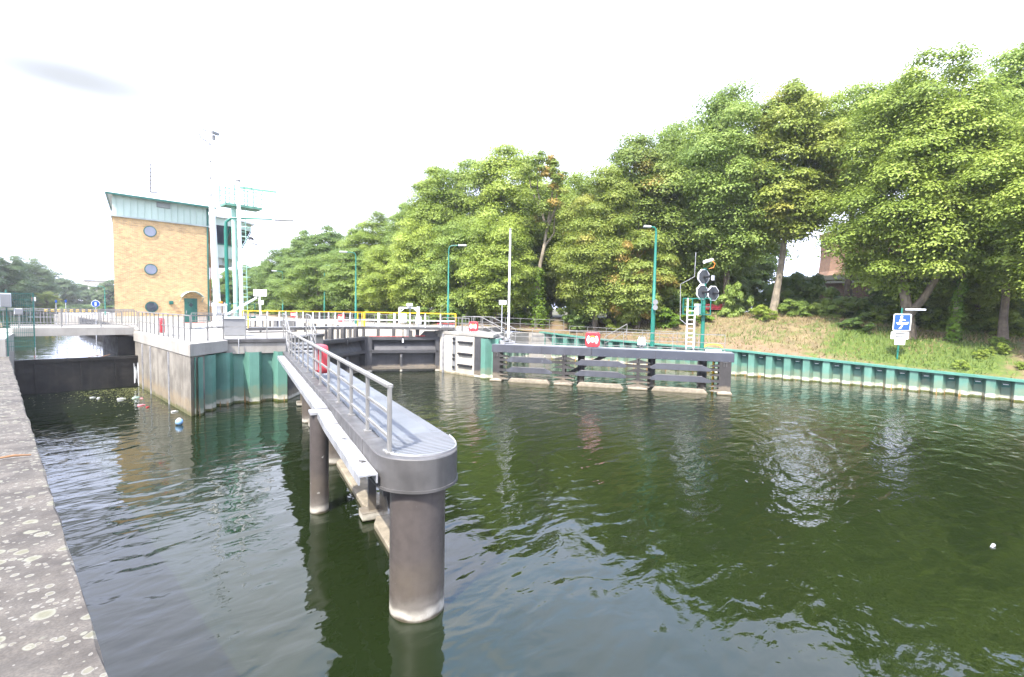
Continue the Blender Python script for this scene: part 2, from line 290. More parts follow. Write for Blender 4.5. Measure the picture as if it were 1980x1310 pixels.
def water_mat(name, deep, big=1.0):
    M = bpy.data.materials.new(name); M.use_nodes = True; t = M.node_tree; n = t.nodes; l = t.links; b = n['Principled BSDF']
    b.inputs['Roughness'].default_value = .025; b.inputs['IOR'].default_value = 1.48
    g = n.new('ShaderNodeNewGeometry')
    def noise(scale, det, rot, sc3, dist=0, rough=.5):
        k = n.new('ShaderNodeMapping'); k.inputs['Rotation'].default_value = (0, 0, R(rot)); k.inputs['Scale'].default_value = sc3; l.new(g.outputs['Position'], k.inputs[0])
        q = n.new('ShaderNodeTexNoise'); q.inputs['Scale'].default_value = scale; q.inputs['Detail'].default_value = det; q.inputs['Roughness'].default_value = rough; q.inputs['Distortion'].default_value = dist
        l.new(k.outputs[0], q.inputs['Vector']); return q.outputs[0]
    def M2(op, a, bb):
        q = n.new('ShaderNodeMath'); q.operation = op
        for i, vv in enumerate((a, bb)):
            if isinstance(vv, (float, int)): q.inputs[i].default_value = vv
            else: l.new(vv, q.inputs[i])
        return q.outputs[0]
    sx = n.new('ShaderNodeSeparateXYZ'); l.new(g.outputs['Position'], sx.inputs[0])
    # calmer in the weir arm (small x) than in the lock approach
    calm = n.new('ShaderNodeMapRange'); l.new(sx.outputs[0], calm.inputs[0]); calm.inputs[1].default_value = 5; calm.inputs[2].default_value = 15; calm.inputs[3].default_value = .05; calm.inputs[4].default_value = 1.0
    patch = n.new('ShaderNodeMapRange'); l.new(noise(.16, 3, 20, (1, 1, 1)), patch.inputs[0]); patch.inputs[1].default_value = .3; patch.inputs[2].default_value = .7; patch.inputs[3].default_value = .55; patch.inputs[4].default_value = 1.25
    swell = M2('MULTIPLY', noise(.95, 1.5, 120, (1, 1.9, 1), .5), .055*big)
    mid = M2('MULTIPLY', noise(1.8, 2, 105, (1, 1.8, 1), .6), .023*big)
    fine = M2('MULTIPLY', M2('MULTIPLY', noise(7.5, 2.5, 60, (1, 1.5, 1), .3), .0105*big), M2('MULTIPLY', calm.outputs[0], patch.outputs[0]))
    hsum = M2('ADD', M2('ADD', M2('MULTIPLY', swell, M2('ADD', M2('MULTIPLY', calm.outputs[0], .45), .55)), M2('MULTIPLY', mid, M2('ADD', M2('MULTIPLY', calm.outputs[0], .62), .38))), fine)
    bp = n.new('ShaderNodeBump'); bp.inputs['Distance'].default_value = 1.0; bp.inputs['Strength'].default_value = 1.0; l.new(hsum, bp.inputs['Height']); l.new(bp.outputs[0], b.inputs['Normal'])
    dn = noise(.25, 3, 0, (1, 1, 1)); q = n.new('ShaderNodeMix'); q.data_type = 'RGBA'; l.new(dn, q.inputs[0]); q.inputs[6].default_value = (*deep, 1); q.inputs[7].default_value = (deep[0]*.75, deep[1]*.8, deep[2]*.8, 1)
    l.new(q.outputs[2], b.inputs['Base Color']); return M
m_water = water_mat('canal_water', (.0085, .0138, .0040))
m_water2 = water_mat('upper_water', (.004, .007, .003), .25)

def leaf_mat(name, c_dark, c_mid, c_light, accent=None, acc=.0):
    M = bpy.data.materials.new(name); M.use_nodes = True; t = M.node_tree; n = t.nodes; l = t.links; n.clear()
    o = n.new('ShaderNodeOutputMaterial'); d = n.new('ShaderNodeBsdfPrincipled'); d.inputs['Roughness'].default_value = .5; d.inputs['Specular IOR Level'].default_value = .35
    tr = n.new('ShaderNodeBsdfTranslucent'); mx_ = n.new('ShaderNodeMixShader'); mx_.inputs[0].default_value = .4
    at = n.new('ShaderNodeAttribute'); at.attribute_name = 'rnd'; at2 = n.new('ShaderNodeAttribute'); at2.attribute_name = 'clu'
    oi = n.new('ShaderNodeObjectInfo')
    a = n.new('ShaderNodeMath'); a.operation = 'MULTIPLY_ADD'; l.new(at.outputs['Fac'], a.inputs[0]); a.inputs[1].default_value = .45
    a2 = n.new('ShaderNodeMath'); a2.operation = 'MULTIPLY'; l.new(at2.outputs['Fac'], a2.inputs[0]); a2.inputs[1].default_value = .55; l.new(a2.outputs[0], a.inputs[2])
    r_ = n.new('ShaderNodeValToRGB'); e = r_.color_ramp.elements; e[0].color = (*c_dark, 1); e[1].color = (*c_light, 1); e[0].position = .1; e[1].position = .95
    k = e.new(.5); k.color = (*c_mid, 1); l.new(a.outputs[0], r_.inputs[0]); col = r_.outputs[0]
    if accent:
        f = n.new('ShaderNodeMapRange'); l.new(at2.outputs['Fac'], f.inputs[0]); f.inputs[1].default_value = 1-acc-.04; f.inputs[2].default_value = 1-acc+.04; f.inputs[4].default_value = .8
        q = n.new('ShaderNodeMix'); q.data_type = 'RGBA'; l.new(f.outputs[0], q.inputs[0]); l.new(col, q.inputs[6]); q.inputs[7].default_value = (*accent, 1); col = q.outputs[2]
    hs = n.new('ShaderNodeHueSaturation'); l.new(col, hs.inputs['Color'])
    h2 = n.new('ShaderNodeMapRange'); l.new(oi.outputs['Random'], h2.inputs[0]); h2.inputs[3].default_value = .494; h2.inputs[4].default_value = .506; l.new(h2.outputs[0], hs.inputs['Hue'])
    v2 = n.new('ShaderNodeMapRange'); l.new(oi.outputs['Random'], v2.inputs[0]); v2.inputs[3].default_value = 1.1; v2.inputs[4].default_value = .88; l.new(v2.outputs[0], hs.inputs['Value'])
    l.new(hs.outputs[0], d.inputs['Base Color']); l.new(hs.outputs[0], tr.inputs[0])
    l.new(d.outputs[0], mx_.inputs[1]); l.new(tr.outputs[0], mx_.inputs[2]); l.new(mx_.outputs[0], o.inputs[0]); return M
LM = {'b': leaf_mat('leaf_bright', (0.169, 0.241, 0.038), (0.259, 0.343, 0.058), (0.343, 0.422, 0.084)),
      'm': leaf_mat('leaf_mid', (0.148, 0.227, 0.044), (0.222, 0.312, 0.064), (0.290, 0.374, 0.090)),
      'y': leaf_mat('leaf_yellowish', (0.174, 0.238, 0.040), (0.259, 0.317, 0.058), (0.348, 0.391, 0.084), (0.401, 0.359, 0.079), .10),
      'o': leaf_mat('leaf_orange_tinted', (0.154, 0.222, 0.042), (0.227, 0.295, 0.058), (0.301, 0.354, 0.079), (0.401, 0.264, 0.074), .16),
      'd': leaf_mat('leaf_dark', (0.101, 0.169, 0.040), (0.154, 0.238, 0.055), (0.206, 0.295, 0.074)),
      'g': leaf_mat('leaf_far', (0.074, 0.121, 0.050), (0.106, 0.163, 0.066), (0.137, 0.200, 0.084)),
      'i': leaf_mat('leaf_ivy', (0.095, 0.174, 0.022), (0.158, 0.264, 0.031), (0.222, 0.328, 0.042))}

# ------------------------------------------------------------------ ground, water, terrain
def smooth(t): t = max(0., min(1., t)); return t*t*(3-2*t)
def interp(x, xs, ys):
    if x <= xs[0]: return ys[0]
    for i in range(len(xs)-1):
        if x <= xs[i+1]: return ys[i]+(ys[i+1]-ys[i])*(x-xs[i])/(xs[i+1]-xs[i])
    return ys[-1]
QUAY = [(33.6, -30), (33.9, -16), (34.7, -5), (35.2, 1.3), (35.0, 5), (34.2, 11.5), (33.7, 17), (33.6, 23), (32.6, 28)]
def quay_x(y): return interp(y, [p[1] for p in QUAY]+[30.5, 33, 60, 200], [p[0] for p in QUAY]+[30.6, 26.5, 25.4, 26])
def cap_z(y): return interp(y, [-30, -4, 3, 12, 23, 28, 32], [.9, .93, 1.17, 1.63, 1.85, 2.2, 2.6])
def ground_z(x, y):
    d = max(0, x-quay_x(y)-.3); h0 = cap_z(y)-.06
    hc = interp(y, [-30, -5, 3, 9, 13, 20, 28, 34, 60], [2.8, 3.0, 3.15, 3.9, 4.1, 4.05, 3.4, 3.1, 3.2])
    t = min(1, d/8.0); e = 1-(1-t)**1.6
    return h0+(hc-h0)*e+.012*max(0, d-8)+.06*math.sin(x*1.3+y*.7)*math.sin(y*1.1-x*.4)*min(1, d)
m_bed = mat('canal_bed', (.05, .05, .03), .9)
MB().add([(-1500, -1500, -1.2), (1500, -1500, -1.2), (1500, 1500, -1.2), (-1500, 1500, -1.2)], [(0, 1, 2, 3)]).build('ground', m_bed, kind='structure')
MB().add([(-60, -60, 0), (70, -60, 0), (70, 120, 0), (-60, 120, 0)], [(0, 1, 2, 3)]).build('water', m_water, kind='structure')
MB().add([(-60, 29.96, 1.44), (4.86, 29.96, 1.44), (4.86, 60, 1.44), (60, 60.2, 1.44), (90, 420, 1.44), (-60, 420, 1.44)], [(0, 1, 2, 3, 4, 5)]).build('water_upper', m_water2, kind='structure')

def bank_mat():
    M = mat('bank_soil_grass', (.17, .132, .068), .95, var=.2, vscale=1.4, bump=.04, bscale=7, grain=.3)
    t = M.node_tree; n = t.nodes; l = t.links; b = n['Principled BSDF']; src = b.inputs['Base Color'].links[0].from_socket
    g = n.new('ShaderNodeNewGeometry'); s = n.new('ShaderNodeSeparateXYZ'); l.new(g.outputs['Position'], s.inputs[0])
    def nz(sc_, d=5):
        q = n.new('ShaderNodeTexNoise'); q.inputs['Scale'].default_value = sc_; q.inputs['Detail'].default_value = d; q.inputs['Roughness'].default_value = .65; l.new(g.outputs['Position'], q.inputs['Vector']); return q.outputs[0]
    def mp(src_, a, b_, c=0., d=1.):
        q = n.new('ShaderNodeMapRange'); q.interpolation_type = 'SMOOTHSTEP'; l.new(src_, q.inputs[0])
        for i, v in enumerate((a, b_, c, d)): q.inputs[i+1].default_value = v
        return q.outputs[0]
    def mm(op, a, c):
        q = n.new('ShaderNodeMath'); q.operation = op
        for i, v in enumerate((a, c)):
            if isinstance(v, (int, float)): q.inputs[i].default_value = v
            else: l.new(v, q.inputs[i])
        return q.outputs[0]
    def mx2(f, a, c):
        q = n.new('ShaderNodeMix'); q.data_type = 'RGBA'; l.new(f, q.inputs[0])
        for i, v in ((6, a), (7, c)):
            if isinstance(v, tuple): q.inputs[i].default_value = (*v, 1)
            else: l.new(v, q.inputs[i])
        return q.outputs[2]
    # green turf low on the bank around the rowing sign, straw higher up, soil further right
    gy = mm('MULTIPLY', mp(s.outputs[1], -2.5, .5), mp(s.outputs[1], 5.5, 9.5, 1., .28))
    f = mp(mm('ADD', nz(.9), mm('MULTIPLY', mm('SUBTRACT', gy, .5), .42)), .37, .60)
    green = mx2(mp(nz(3.3), .3, .7), (.048, .085, .013), (.095, .132, .020))
    c = mx2(f, src, green)
    soil = mp(mm('ADD', s.outputs[1], mm('MULTIPLY', nz(.7), 3)), .9, -1.2)
    soilm = mm('MULTIPLY', soil, mp(nz(1.3), .35, .6))
    c = mx2(soilm, c, (.19, .125, .078))
    # bare strip of soil along the capping
    c = mx2(mm('MULTIPLY', mp(s.outputs[0], 36.2, 35.2), mp(nz(2.2), .38, .58)), c, (.17, .115, .07))
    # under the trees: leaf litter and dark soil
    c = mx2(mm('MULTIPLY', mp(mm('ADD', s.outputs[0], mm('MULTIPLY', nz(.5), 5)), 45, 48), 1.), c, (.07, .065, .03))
    l.new(c, b.inputs['Base Color']); return M
m_bank = bank_mat()
def terrain():
    ys = list(np.arange(-30, 60, .8))+list(np.arange(60, 211, 6)); ds = [0, .25, .6, 1, 1.5, 2.1, 2.8, 3.6, 4.4, 5.2, 6, 6.8, 7.6, 8.6, 10, 12, 15, 19, 24, 32, 50, 90, 160]
    b = MB(); vs = []; fs = []
    for y in ys:
        for d in ds:
            x = quay_x(y)+.3+d; vs.append((x, y, ground_z(x, y)))
    nn = len(ds)
    for i in range(len(ys)-1):
        for j in range(nn-1): fs.append((i*nn+j, i*nn+j+1, (i+1)*nn+j+1, (i+1)*nn+j))
    return b.add(vs, fs).build('bank_terrain', m_bank, kind='structure', smooth=True)
terrain()
# left bank land, far land beyond the upper water
MB().prism([(-80, 36), (.36, 36), (.36, 58), (-3, 75), (-30, 95), (-80, 100)], -1, 2.7).build('left_bank_ground', m_bank, kind='structure')
MB().prism([(-160, 115), (-1, 128), (3, 140), (9, 175), (20, 205), (60, 240), (90, 300), (90, 420), (-160, 420)], -1, 2.2).build('far_bank_ground', m_bank, kind='structure')
# island between weir arm and lock, right lock apron
ISL = [(5.44, 22.9), (6.55, 22.75), (8.45, 22.25), (11.5, 25.4), (11.88, 95), (6.0, 95), (6.0, 36.0), (5.44, 36.0)]
MB().prism([(p[0]+(.02 if p[0] < 7 else -.02), p[1]+.02) for p in ISL], -1, 2.58).build('island_ground', m_apron, kind='structure')
MB().prism([(20.1, 22.5), (22.0, 23.3), (24.3, 27.6), (31, 30.7), (27, 33), (25.7, 60), (25.7, 120), (20.1, 120)], -1, 2.60).build('lock_apron_ground', m_apron, kind='structure')

# ------------------------------------------------------------------ generic builders
def railing(name, label, pts, h, spacing, mids=(.5,), m=None, group=None, baluster=None, top=(.055, .045), post=(.045, .045), mid=.035, lowgap=.1, cat='railing'):
    m = m or m_rail; pts = [Vector(p) for p in pts]; root = empty(name, pts[0], label, cat, group); H = Vector((0, 0, h))
    b = MB()
    for a, c in zip(pts, pts[1:]): b.bar(a+H, c+H, *top)
    b.build('handrail', m, root)
    for k in mids:
        b = MB()
        for a, c in zip(pts, pts[1:]): b.bar(a+H*k, c+H*k, mid*.6, mid)
        b.build('rail_bar', m, root)
    proto = None; bp = None
    for a, c in zip(pts, pts[1:]):
        ln = (c-a).length; n_ = max(1, round(ln/spacing)); d = (c-a).normalized()
        for i in range(n_+1):
            p = a+(c-a)*(i/n_)
            if i == 0 and a is not pts[0]: continue
            rz = math.atan2(d.y, d.x)
            MB().box(p+Vector((0, 0, (h-.02)/2)), (*post, h-.02), rz).build('post', m, root)
        if baluster:
            nb = int(ln/baluster)
            for i in range(1, nb):
                p = a+(c-a)*(i/nb)
                if bp is None: bp = MB().box(pts[0]+Vector((0, 0, lowgap+(h-lowgap-.03)/2)), (.016, .016, h-lowgap-.03)).build('baluster', m, root); bp.location = p-pts[0]
                else: part_copy(bp, root, (0, 0, 0)).location = p-pts[0]
            b = MB().bar(a+Vector((0, 0, lowgap)), c+Vector((0, 0, lowgap)), .03, .03); b.build('rail_bar', m, root)
    return root

def offset_path(pts, closed=False): return pts
def sheet_path(pts, pitch, depth, flip=1):
    """U sheet pile outline along a polyline"""
    P = [Vector((p[0], p[1], 0)) for p in pts]; seg = []; tot = 0
    for a, b in zip(P, P[1:]): seg.append((tot, a, b)); tot += (b-a).length
    def at(s):
        for s0, a, b in seg:
            ln = (b-a).length
            if s <= s0+ln+1e-6: d = (b-a)/ln; return a+d*(s-s0), Vector((d.y, -d.x, 0))
        a, b = seg[-1][1:]; d = (b-a).normalized(); return b, Vector((d.y, -d.x, 0))
    outp = []; s = 0; prof = [(0, .5), (.34, .5), (.5, -.5), (.84, -.5)]
    while s < tot:
        for f, o in prof:
            if s+f*pitch <= tot: p, n_ = at(s+f*pitch); q = p+n_*(o*depth*flip); outp.append((q.x, q.y))
        s += pitch
    return outp

# ------------------------------------------------------------------ left quay wall with lichen (where the photographer stands)
q = MB(); 
seg = [(-6, 1.2), (1.2, 8.6), (8.6, 17.0), (17.0, 25.4)]
prof = [(-3.0, -1.2), (.34, -1.2), (.34, 1.9), (.37, 1.93), (.385, 1.985), (.37, 2.0), (-3.0, 2.02)]
for a, c in seg:
    n_ = len(prof); ny = max(2, int((c-a)/.35)); vs = []
    for i in range(ny+1):
        y = a+.004+(c-a-.008)*i/ny
        for j, (x, z) in enumerate(prof):
            jit = (random.random()-.5)*.022 if 1 < j < 6 else 0; vs.append((x+jit, y, z+(random.random()-.5)*.008))
    fs = [(i*n_+j, i*n_+(j+1) % n_, (i+1)*n_+(j+1) % n_, (i+1)*n_+j) for i in range(ny) for j in range(n_)]
    fs += [tuple(range(n_)), tuple(ny*n_+j for j in range(n_-1, -1, -1))]
    q.add(vs, fs)
q.build('quay_wall', m_lichen, label='old grey concrete quay wall top spotted with pale lichen in the lower left', cat='wall')
MB().tube([(.02, 8.9, 2.03), (.14, 8.86, 2.045), (.3, 8.83, 2.03)], [.012, .016, .009], 6).build('stick', m_stick, label='short brown stick lying across the lichen spotted wall', cat='stick')

# abutment of the bridge on the left
MB().prism([(-8, 25.44), (.30, 25.44), (.40, 27.5), (.62, 30.1), (.62, 36), (-8, 36)], -1, 2.62).build('bridge_abutment', m_conc, label='pale concrete abutment carrying the left end of the bridge behind the mesh fence', cat='abutment')

# ------------------------------------------------------------------ mesh fence over the water's edge
fr = empty('mesh_fence', (-1.5, 25.5, 2.0), 'green wire mesh fence reaching out past the end of the lichen spotted wall', 'fence')
b = MB()
for i in range(52): b.box((-1.5+i*.05, 25.5, 3.25), (.009, .009, 2.1))
for z in (2.35, 2.55, 2.85, 3.05, 3.25, 3.45, 3.65, 3.85, 4.05, 4.28): b.box((-.22, 25.5, z), (2.58, .014, .014))
b.build('wire_mesh', m_dgreen, fr)
for x in (-1.5, .36, 1.06): MB().box((x, 25.52, 3.2 if x < 1 else 3.3), (.04, .04, 2.4 if x < 1 else 2.0)).build('post', m_dgreen, fr)
def cabinet(c, d, label):
    r_ = empty('junction_box', (c[0], c[1], c[2]-d[2]/2), label, 'box', 'boxes on the mesh fence')
    MB().box(c, d).build('body', m_lpaint, r_, bevel=.015); MB().box((c[0], c[1]-d[1]/2-.012, c[2]), (d[0]*.86, .02, d[2]*.86)).build('door', m_grey, r_)
cabinet((.34, 25.42, 4.02), (.30, .14, .50), 'larger light grey box fixed high on the green mesh fence')
cabinet((.66, 25.42, 3.62), (.22, .12, .22), 'small square grey box fixed lower on the green mesh fence')

# ------------------------------------------------------------------ footbridge and weir
br = empty('bridge', (2.6, 30.6, 2.4), 'low concrete bridge crossing the weir arm beside the brick tower', 'bridge')
MB().box((2.72, 30.74, 2.64), (4.24, .28, .38)).build('edge_beam', m_conc, br, bevel=.01)
MB().box((2.72, 33.0, 2.63), (4.24, 4.2, .30)).build('deck', m_conc, br)
MB().box((2.72, 35.24, 2.64), (4.24, .28, .38)).build('edge_beam', m_conc, br)
MB().box((4.9, 33.4, .9), (1.3, 4.9, 2.9)).build('shade_black_abutment', m_dark, br)  # block added under the bridge, black colour stands for the shaded gap
MB().prism([(5.3, 35.9), (5.3, 38), (5.86, 44), (5.86, 64), (6.1, 64), (6.1, 35.9)], -1, 2.5).build('shade_black_quay_wall', m_dark, label='quay wall blackened for shade along the upper water left of the tower', cat='wall')  # shade put into the colour: near-black wall on the island side
railing('bridge_railing', 'near grey baluster railing along the front edge of the concrete bridge', [(-.6, 30.72, 2.83), (5.0, 30.72, 2.83)], .78, 1.4, mids=(), baluster=.115, group='railings on the bridge')
railing('bridge_railing', 'far grey baluster railing along the back edge of the concrete bridge', [(-.6, 35.2, 2.83), (5.6, 35.2, 2.83)], .80, 1.55, mids=(), baluster=.12, group='railings on the bridge')
railing('bank_railing', 'grey railing on the left abutment beside the mesh fence', [(-.62, 30.6, 2.64), (-.1, 27.4, 2.64)], .95, 1.2, mids=(.5,), baluster=.13)
wr = empty('weir_gate', (2.6, 29.9, 0), 'black steel weir gate holding back the upper water under the bridge', 'weir')
b = MB().box((2.75, 29.86, .60), (4.3, .10, 1.5))
b.build('plate', m_dark, wr); MB().box((2.75, 29.82, 1.42), (4.3, .22, .13)).build('crest_beam', m_dark, wr)
for x in (1.25, 2.75, 4.0): MB().box((x, 29.79, .7), (.08, .05, 1.3)).build('rib', m_dark, wr)
MB().tube([(3.0, 29.8, 1.5), (3.3, 29.78, 1.56), (3.55, 29.8, 1.51), (3.8, 29.85, 1.58)], [.012, .02, .02, .01], 6).build('branch', m_stick, label='bare driftwood branch caught on the crest of the black weir', cat='branch')
mf = bpy.data.materials.new('falling_water'); mf.use_nodes = True; pb = mf.node_tree.nodes['Principled BSDF']; pb.inputs['Base Color'].default_value = (.75, .78, .8, 1); pb.inputs['Roughness'].default_value = .3
b = MB()
for i in range(12):
    x = 4.66+random.random()*.2; y = 29.72-random.random()*.08; z = 1.2-random.random()*.5; b.tube([(x, y, z), (x+.01, y-.03, z-.25), (x, y-.06, max(.02, z-.5-random.random()*.5))], [.006, .014, .008], 5)
b.build('waterfall', mf, label='thin white trickle of water falling at the right end of the weir', cat='waterfall')

# ------------------------------------------------------------------ island head block
X0 = 4.84
wl = empty('pier_wall', (X0, 25, 0), 'streaked concrete wall block between the weir arm and the green sheet piling', 'wall')
MB().prism([(X0, 20.48), (X0+.6, 21.1), (X0+.6, 30.4), (X0, 30.4)], -1, 2.14).build('wall_face', m_concw, wl)
MB().prism([(X0-.03, 20.40), (6.52, 22.06), (6.52, 22.6), (5.5, 23.0), (5.5, 30.55), (X0-.03, 30.55)], 2.14, 2.60).build('coping', m_conc, wl, bevel=.015)
for y in (23.6, 26.9, 28.6): MB().box((X0-.012, y, 1.05), (.05, .12, 2.1)).build('joint_strip', m_galv, wl)
fwall = empty('front_wall', (7.5, 22, 2.0), 'pale concrete capping wall with grey top above the left green sheet piles', 'wall')
MB().prism([(6.50, 22.25), (8.66, 21.72), (11.9, 25.05), (11.9, 25.6), (8.5, 22.2), (6.50, 22.75)], 2.02, 2.48).build('wall_face', m_conc, fwall, bevel=.01)
MB().prism([(6.53, 22.18), (8.70, 21.64), (11.95, 25.0), (11.9, 25.7), (8.5, 22.3), (6.53, 22.85)], 2.48, 2.62).build('coping', m_steel, fwall, bevel=.01)
MB().tube([(6.9, 22.1, 2.66), (6.9, 22.05, 2.75), (6.9, 22.0, 2.6), (6.9, 22.0, 2.05)], .02, 8).build('pipe', m_galv, fwall)
sp = empty('sheet_pile_wall', (6, 21, 0), 'green steel sheet piles under the concrete block left of the foreground walkway', 'sheet piling')
pth = sheet_path([(X0+.02, 20.46), (5.75, 21.62), (6.4, 22.15), (8.72, 21.62)], 1.06, .46)
MB().strip(pth, -1, 2.1).build('sheets', m_sheet, sp)
MB().strip([(8.7, 21.6), (11.9, 24.98), (11.9, 26)], -1, 2.1).build('corner_sheets', m_steelw, sp)
MB().tube([(5.02, 20.62, 2.1), (5.0, 20.6, .6), (5.0, 20.58, -.2)], .025, 8).build('pipe', m_sheet, sp)

railing('island_railing', 'grey steel railing along the top of the streaked concrete block', [(5.12, 31.0, 2.6), (5.12, 21.6, 2.6), (6.5, 22.55, 2.62), (8.05, 22.15, 2.62)], .98, .86, mids=(.5,))
# ------------------------------------------------------------------ tower
TX0, TX1, TY, TZ = 6.05, 12.02, 45.0, 2.55
tw = empty('lock_tower', (TX0, TY, TZ), 'tall yellow brick lock control tower with pale green cladding under its roof', 'tower')
LS = 1.12   # the left flank runs back at a slant
plan = lambda e: [(TX0-e, TY-e), (TX1+e, TY-e), (TX1+e, TY+7.2+e), (TX0+LS-e*.9, TY+7.2+e)]
MB().prism(plan(0), 3.05, 10.1).build('brick_wall', m_brick, tw)
MB().prism(plan(.04), 2.5, 3.05).build('plinth', m_plinth, tw)
cl = MB().prism(plan(.015), 10.16, 11.60).build('cladding', m_patina, tw)
b = MB()
for i in range(15): b.box((TX0+.22+i*.41, TY-.05, 10.86), (.025, .06, 1.5))
b.build('standing_seam', m_patina, cl)
MB().prism(plan(.11), 10.08, 10.18).build('cornice', m_soffit, tw)
vt = MB().box((9.05, TY-.045, 11.30), (.82, .10, .36)).build('louvre_vent', m_grey, tw)
b = MB()
for i in range(6): b.box((9.05, TY-.10, 11.16+i*.056), (.78, .03, .02))
b.build('slat', m_soffit, vt)
# roof: eaves run over the front, low hip
ez = 11.62; ex0, ex1, ey0, ey1 = 5.66, 12.42, TY-.42, TY+7.7; cx, cy = 9.0, TY+3.6
EL = ex0+1.36
rf = MB().add([(ex0, ey0, ez), (ex1, ey0, ez), (ex1, ey1, ez), (EL, ey1, ez), (cx-1.0, cy, ez+1.15), (cx+1.2, cy, ez+1.15)],
              [(0, 1, 5, 4), (1, 2, 5), (2, 3, 4, 5), (3, 0, 4), (3, 2, 1, 0)]).build('roof', m_roof, tw)
b = MB()
for a, c in (((ex0, ey0), (ex1, ey0)), ((ex1, ey0), (ex1, ey1)), ((EL, ey1), (ex0, ey0))): b.bar((*a, ez-.03), (*c, ez-.03), .10, .13)
b.build('gutter', m_dgreen, rf)
# round windows
for z, g_ in ((9.28, m_glass2), (6.51, m_glass2), (3.75, m_glass)):
    wv = MB(); pts = [(.40*math.cos(t*math.pi/14), .40*math.sin(t*math.pi/14)) for t in range(28)]
    wv.plate((8.21, TY-.01, z), (1, 0, 0), (0, 0, 1), pts, .06); wo = wv.build('window', m_dgreen, tw)
    MB().plate((8.21, TY-.045, z), (1, 0, 0), (0, 0, 1), [(p[0]*.86, p[1]*.86) for p in pts], .03).build('pane', g_, wo)
    b = MB()
    for k in range(28):
        t = 2*math.pi*k/28; b.bar((8.21+.41*math.cos(t), TY-.012, z+.41*math.sin(t)), (8.21+.55*math.cos(t), TY-.012, z+.55*math.sin(t)), .085, .03, (0, 1, 0))
    b.build('brick_ring', m_brick, wo)
# door, canopy, lamp
dr = MB().box((10.72, TY-.02, 3.53), (.86, .08, 1.86)).build('door', m_dgreen, tw)
MB().plate((10.72, TY-.075, 3.95), (1, 0, 0), (0, 0, 1), [(0, .17), (.15, 0), (0, -.17), (-.15, 0)], .03).build('pane', m_glass, dr)
MB().box((10.40, TY-.09, 3.40), (.05, .06, .22)).build('handle', m_galv, dr)
b = MB(); n_ = 14; arc = [(10.74+1.0*math.sin(t), 3.62+1.0*math.cos(t)*1.35) for t in [(-.78+1.56*i/n_) for i in range(n_+1)]]
vs = [(x, TY-.75, z) for x, z in arc]+[(x, TY, z) for x, z in arc]+[(x, TY-.75, z+.05) for x, z in arc]+[(x, TY, z+.05) for x, z in arc]; k = n_+1
b.add(vs, [(i, i+1, k+i+1, k+i) for i in range(n_)]+[(2*k+i, 3*k+i, 3*k+i+1, 2*k+i+1) for i in range(n_)]+[(i, 2*k+i, 2*k+i+1, i+1) for i in range(n_)])
for x in (10.0, 11.48): b.bar((x, TY, 4.2), (x, TY-.7, 4.58), .04, .04)
b.build('canopy', m_patina, tw)
MB().box((9.42, TY-.1, 4.1), (.26, .2, .26)).build('wall_lamp', m_dgreen, tw, bevel=.03)
MB().tube([(11.93, TY-.06, 11.5), (11.93, TY-.06, 2.7)], .055, 8).build('downpipe', m_dgreen, tw)
MB().box((10.8, TY-.5, 2.585), (1.5, .6, .03)).build('door_mat', m_redp, tw)
# control cabin overhanging the lock, on the right flank
cb = MB(); cb.prism([(12.06, 46.4), (13.6, 46.4), (15.4, 48.0), (15.4, 51.0), (12.06, 51.0)], 7.9, 9.0); cabin = cb.build('control_cabin', m_patina, tw)
cf = MB()
lo = [(12.06, 46.4), (13.6, 46.4), (15.4, 48.0), (15.4, 51.0)]; hi = [(12.06, 46.0), (13.9, 46.0), (16.1, 47.8), (16.1, 51.2)]
for a, c in zip(lo, hi): cf.bar((*a, 9.0), (*c, 10.5), .09, .09)
for a, c in ((lo[0], lo[1]), (lo[1], lo[2])): cf.bar((*a, 9.0), (*c, 9.0), .1, .1)
mid = lambda a, c: ((a[0]+c[0])/2, (a[1]+c[1])/2)
cf.bar((*mid(lo[1], lo[2]), 9.0), (*mid(hi[1], hi[2]), 10.5), .06, .06)
cf.build('window_frame', m_dgreen, cabin)
gl_ = [(12.08, 46.45), (13.57, 46.45), (15.33, 48.03), (15.33, 51.0), (12.08, 51.0)]; gh = [(12.08, 46.05), (13.87, 46.05), (16.03, 47.83), (16.03, 51.2), (12.08, 51.2)]
MB().add([(*p, 9.0) for p in gl_]+[(*p, 10.5) for p in gh], [(4, 3, 2, 1, 0), (5, 6, 7, 8, 9)]+[(i, (i+1) % 5, 5+(i+1) % 5, 5+i) for i in range(5)]).build('window_band', m_glass, cabin)
MB().prism(hi+[(12.06, 51.2)], 10.5, 11.1).build('fascia', m_patina, cabin)
MB().prism([(12.06, 45.8), (14.0, 45.8), (16.4, 47.7), (16.4, 51.4), (12.06, 51.4)], 11.1, 11.22).build('cabin_roof', m_roof, cabin)
MB().prism([(12.06, 46.6), (13.4, 46.6), (14.6, 48.0), (14.6, 50.6), (12.06, 50.6)], 7.3, 7.9).build('underside', m_soffit, cabin)
MB().tube([(12.2, 45.4, 10.2), (12.2, 45.4, 2.6)], .05, 8).build('downpipe', m_copper, tw)
# roof antennas
an = empty('antenna', (8.95, 48.5, 12.7), 'thin tall antenna rod standing on the tower roof', 'antenna')
MB().tube([(8.95, 48.5, 12.5), (8.95, 48.5, 15.1)], [.05, .035], 6).build('rod', m_steel, an)
b = MB()
for i in range(7): b.box((8.95, 48.5, 13.1+i*.3), (.14, .03, .06))
b.build('dipole', m_black, an)
MB().bar((6.9, 48.4, 12.55), (9.4, 48.6, 12.85), .08, .08).build('boom', m_steel, an)
MB().tube([(8.3, 48.5, 12.6), (8.3, 48.5, 13.4)], .03, 6).build('rod', m_grey, an)

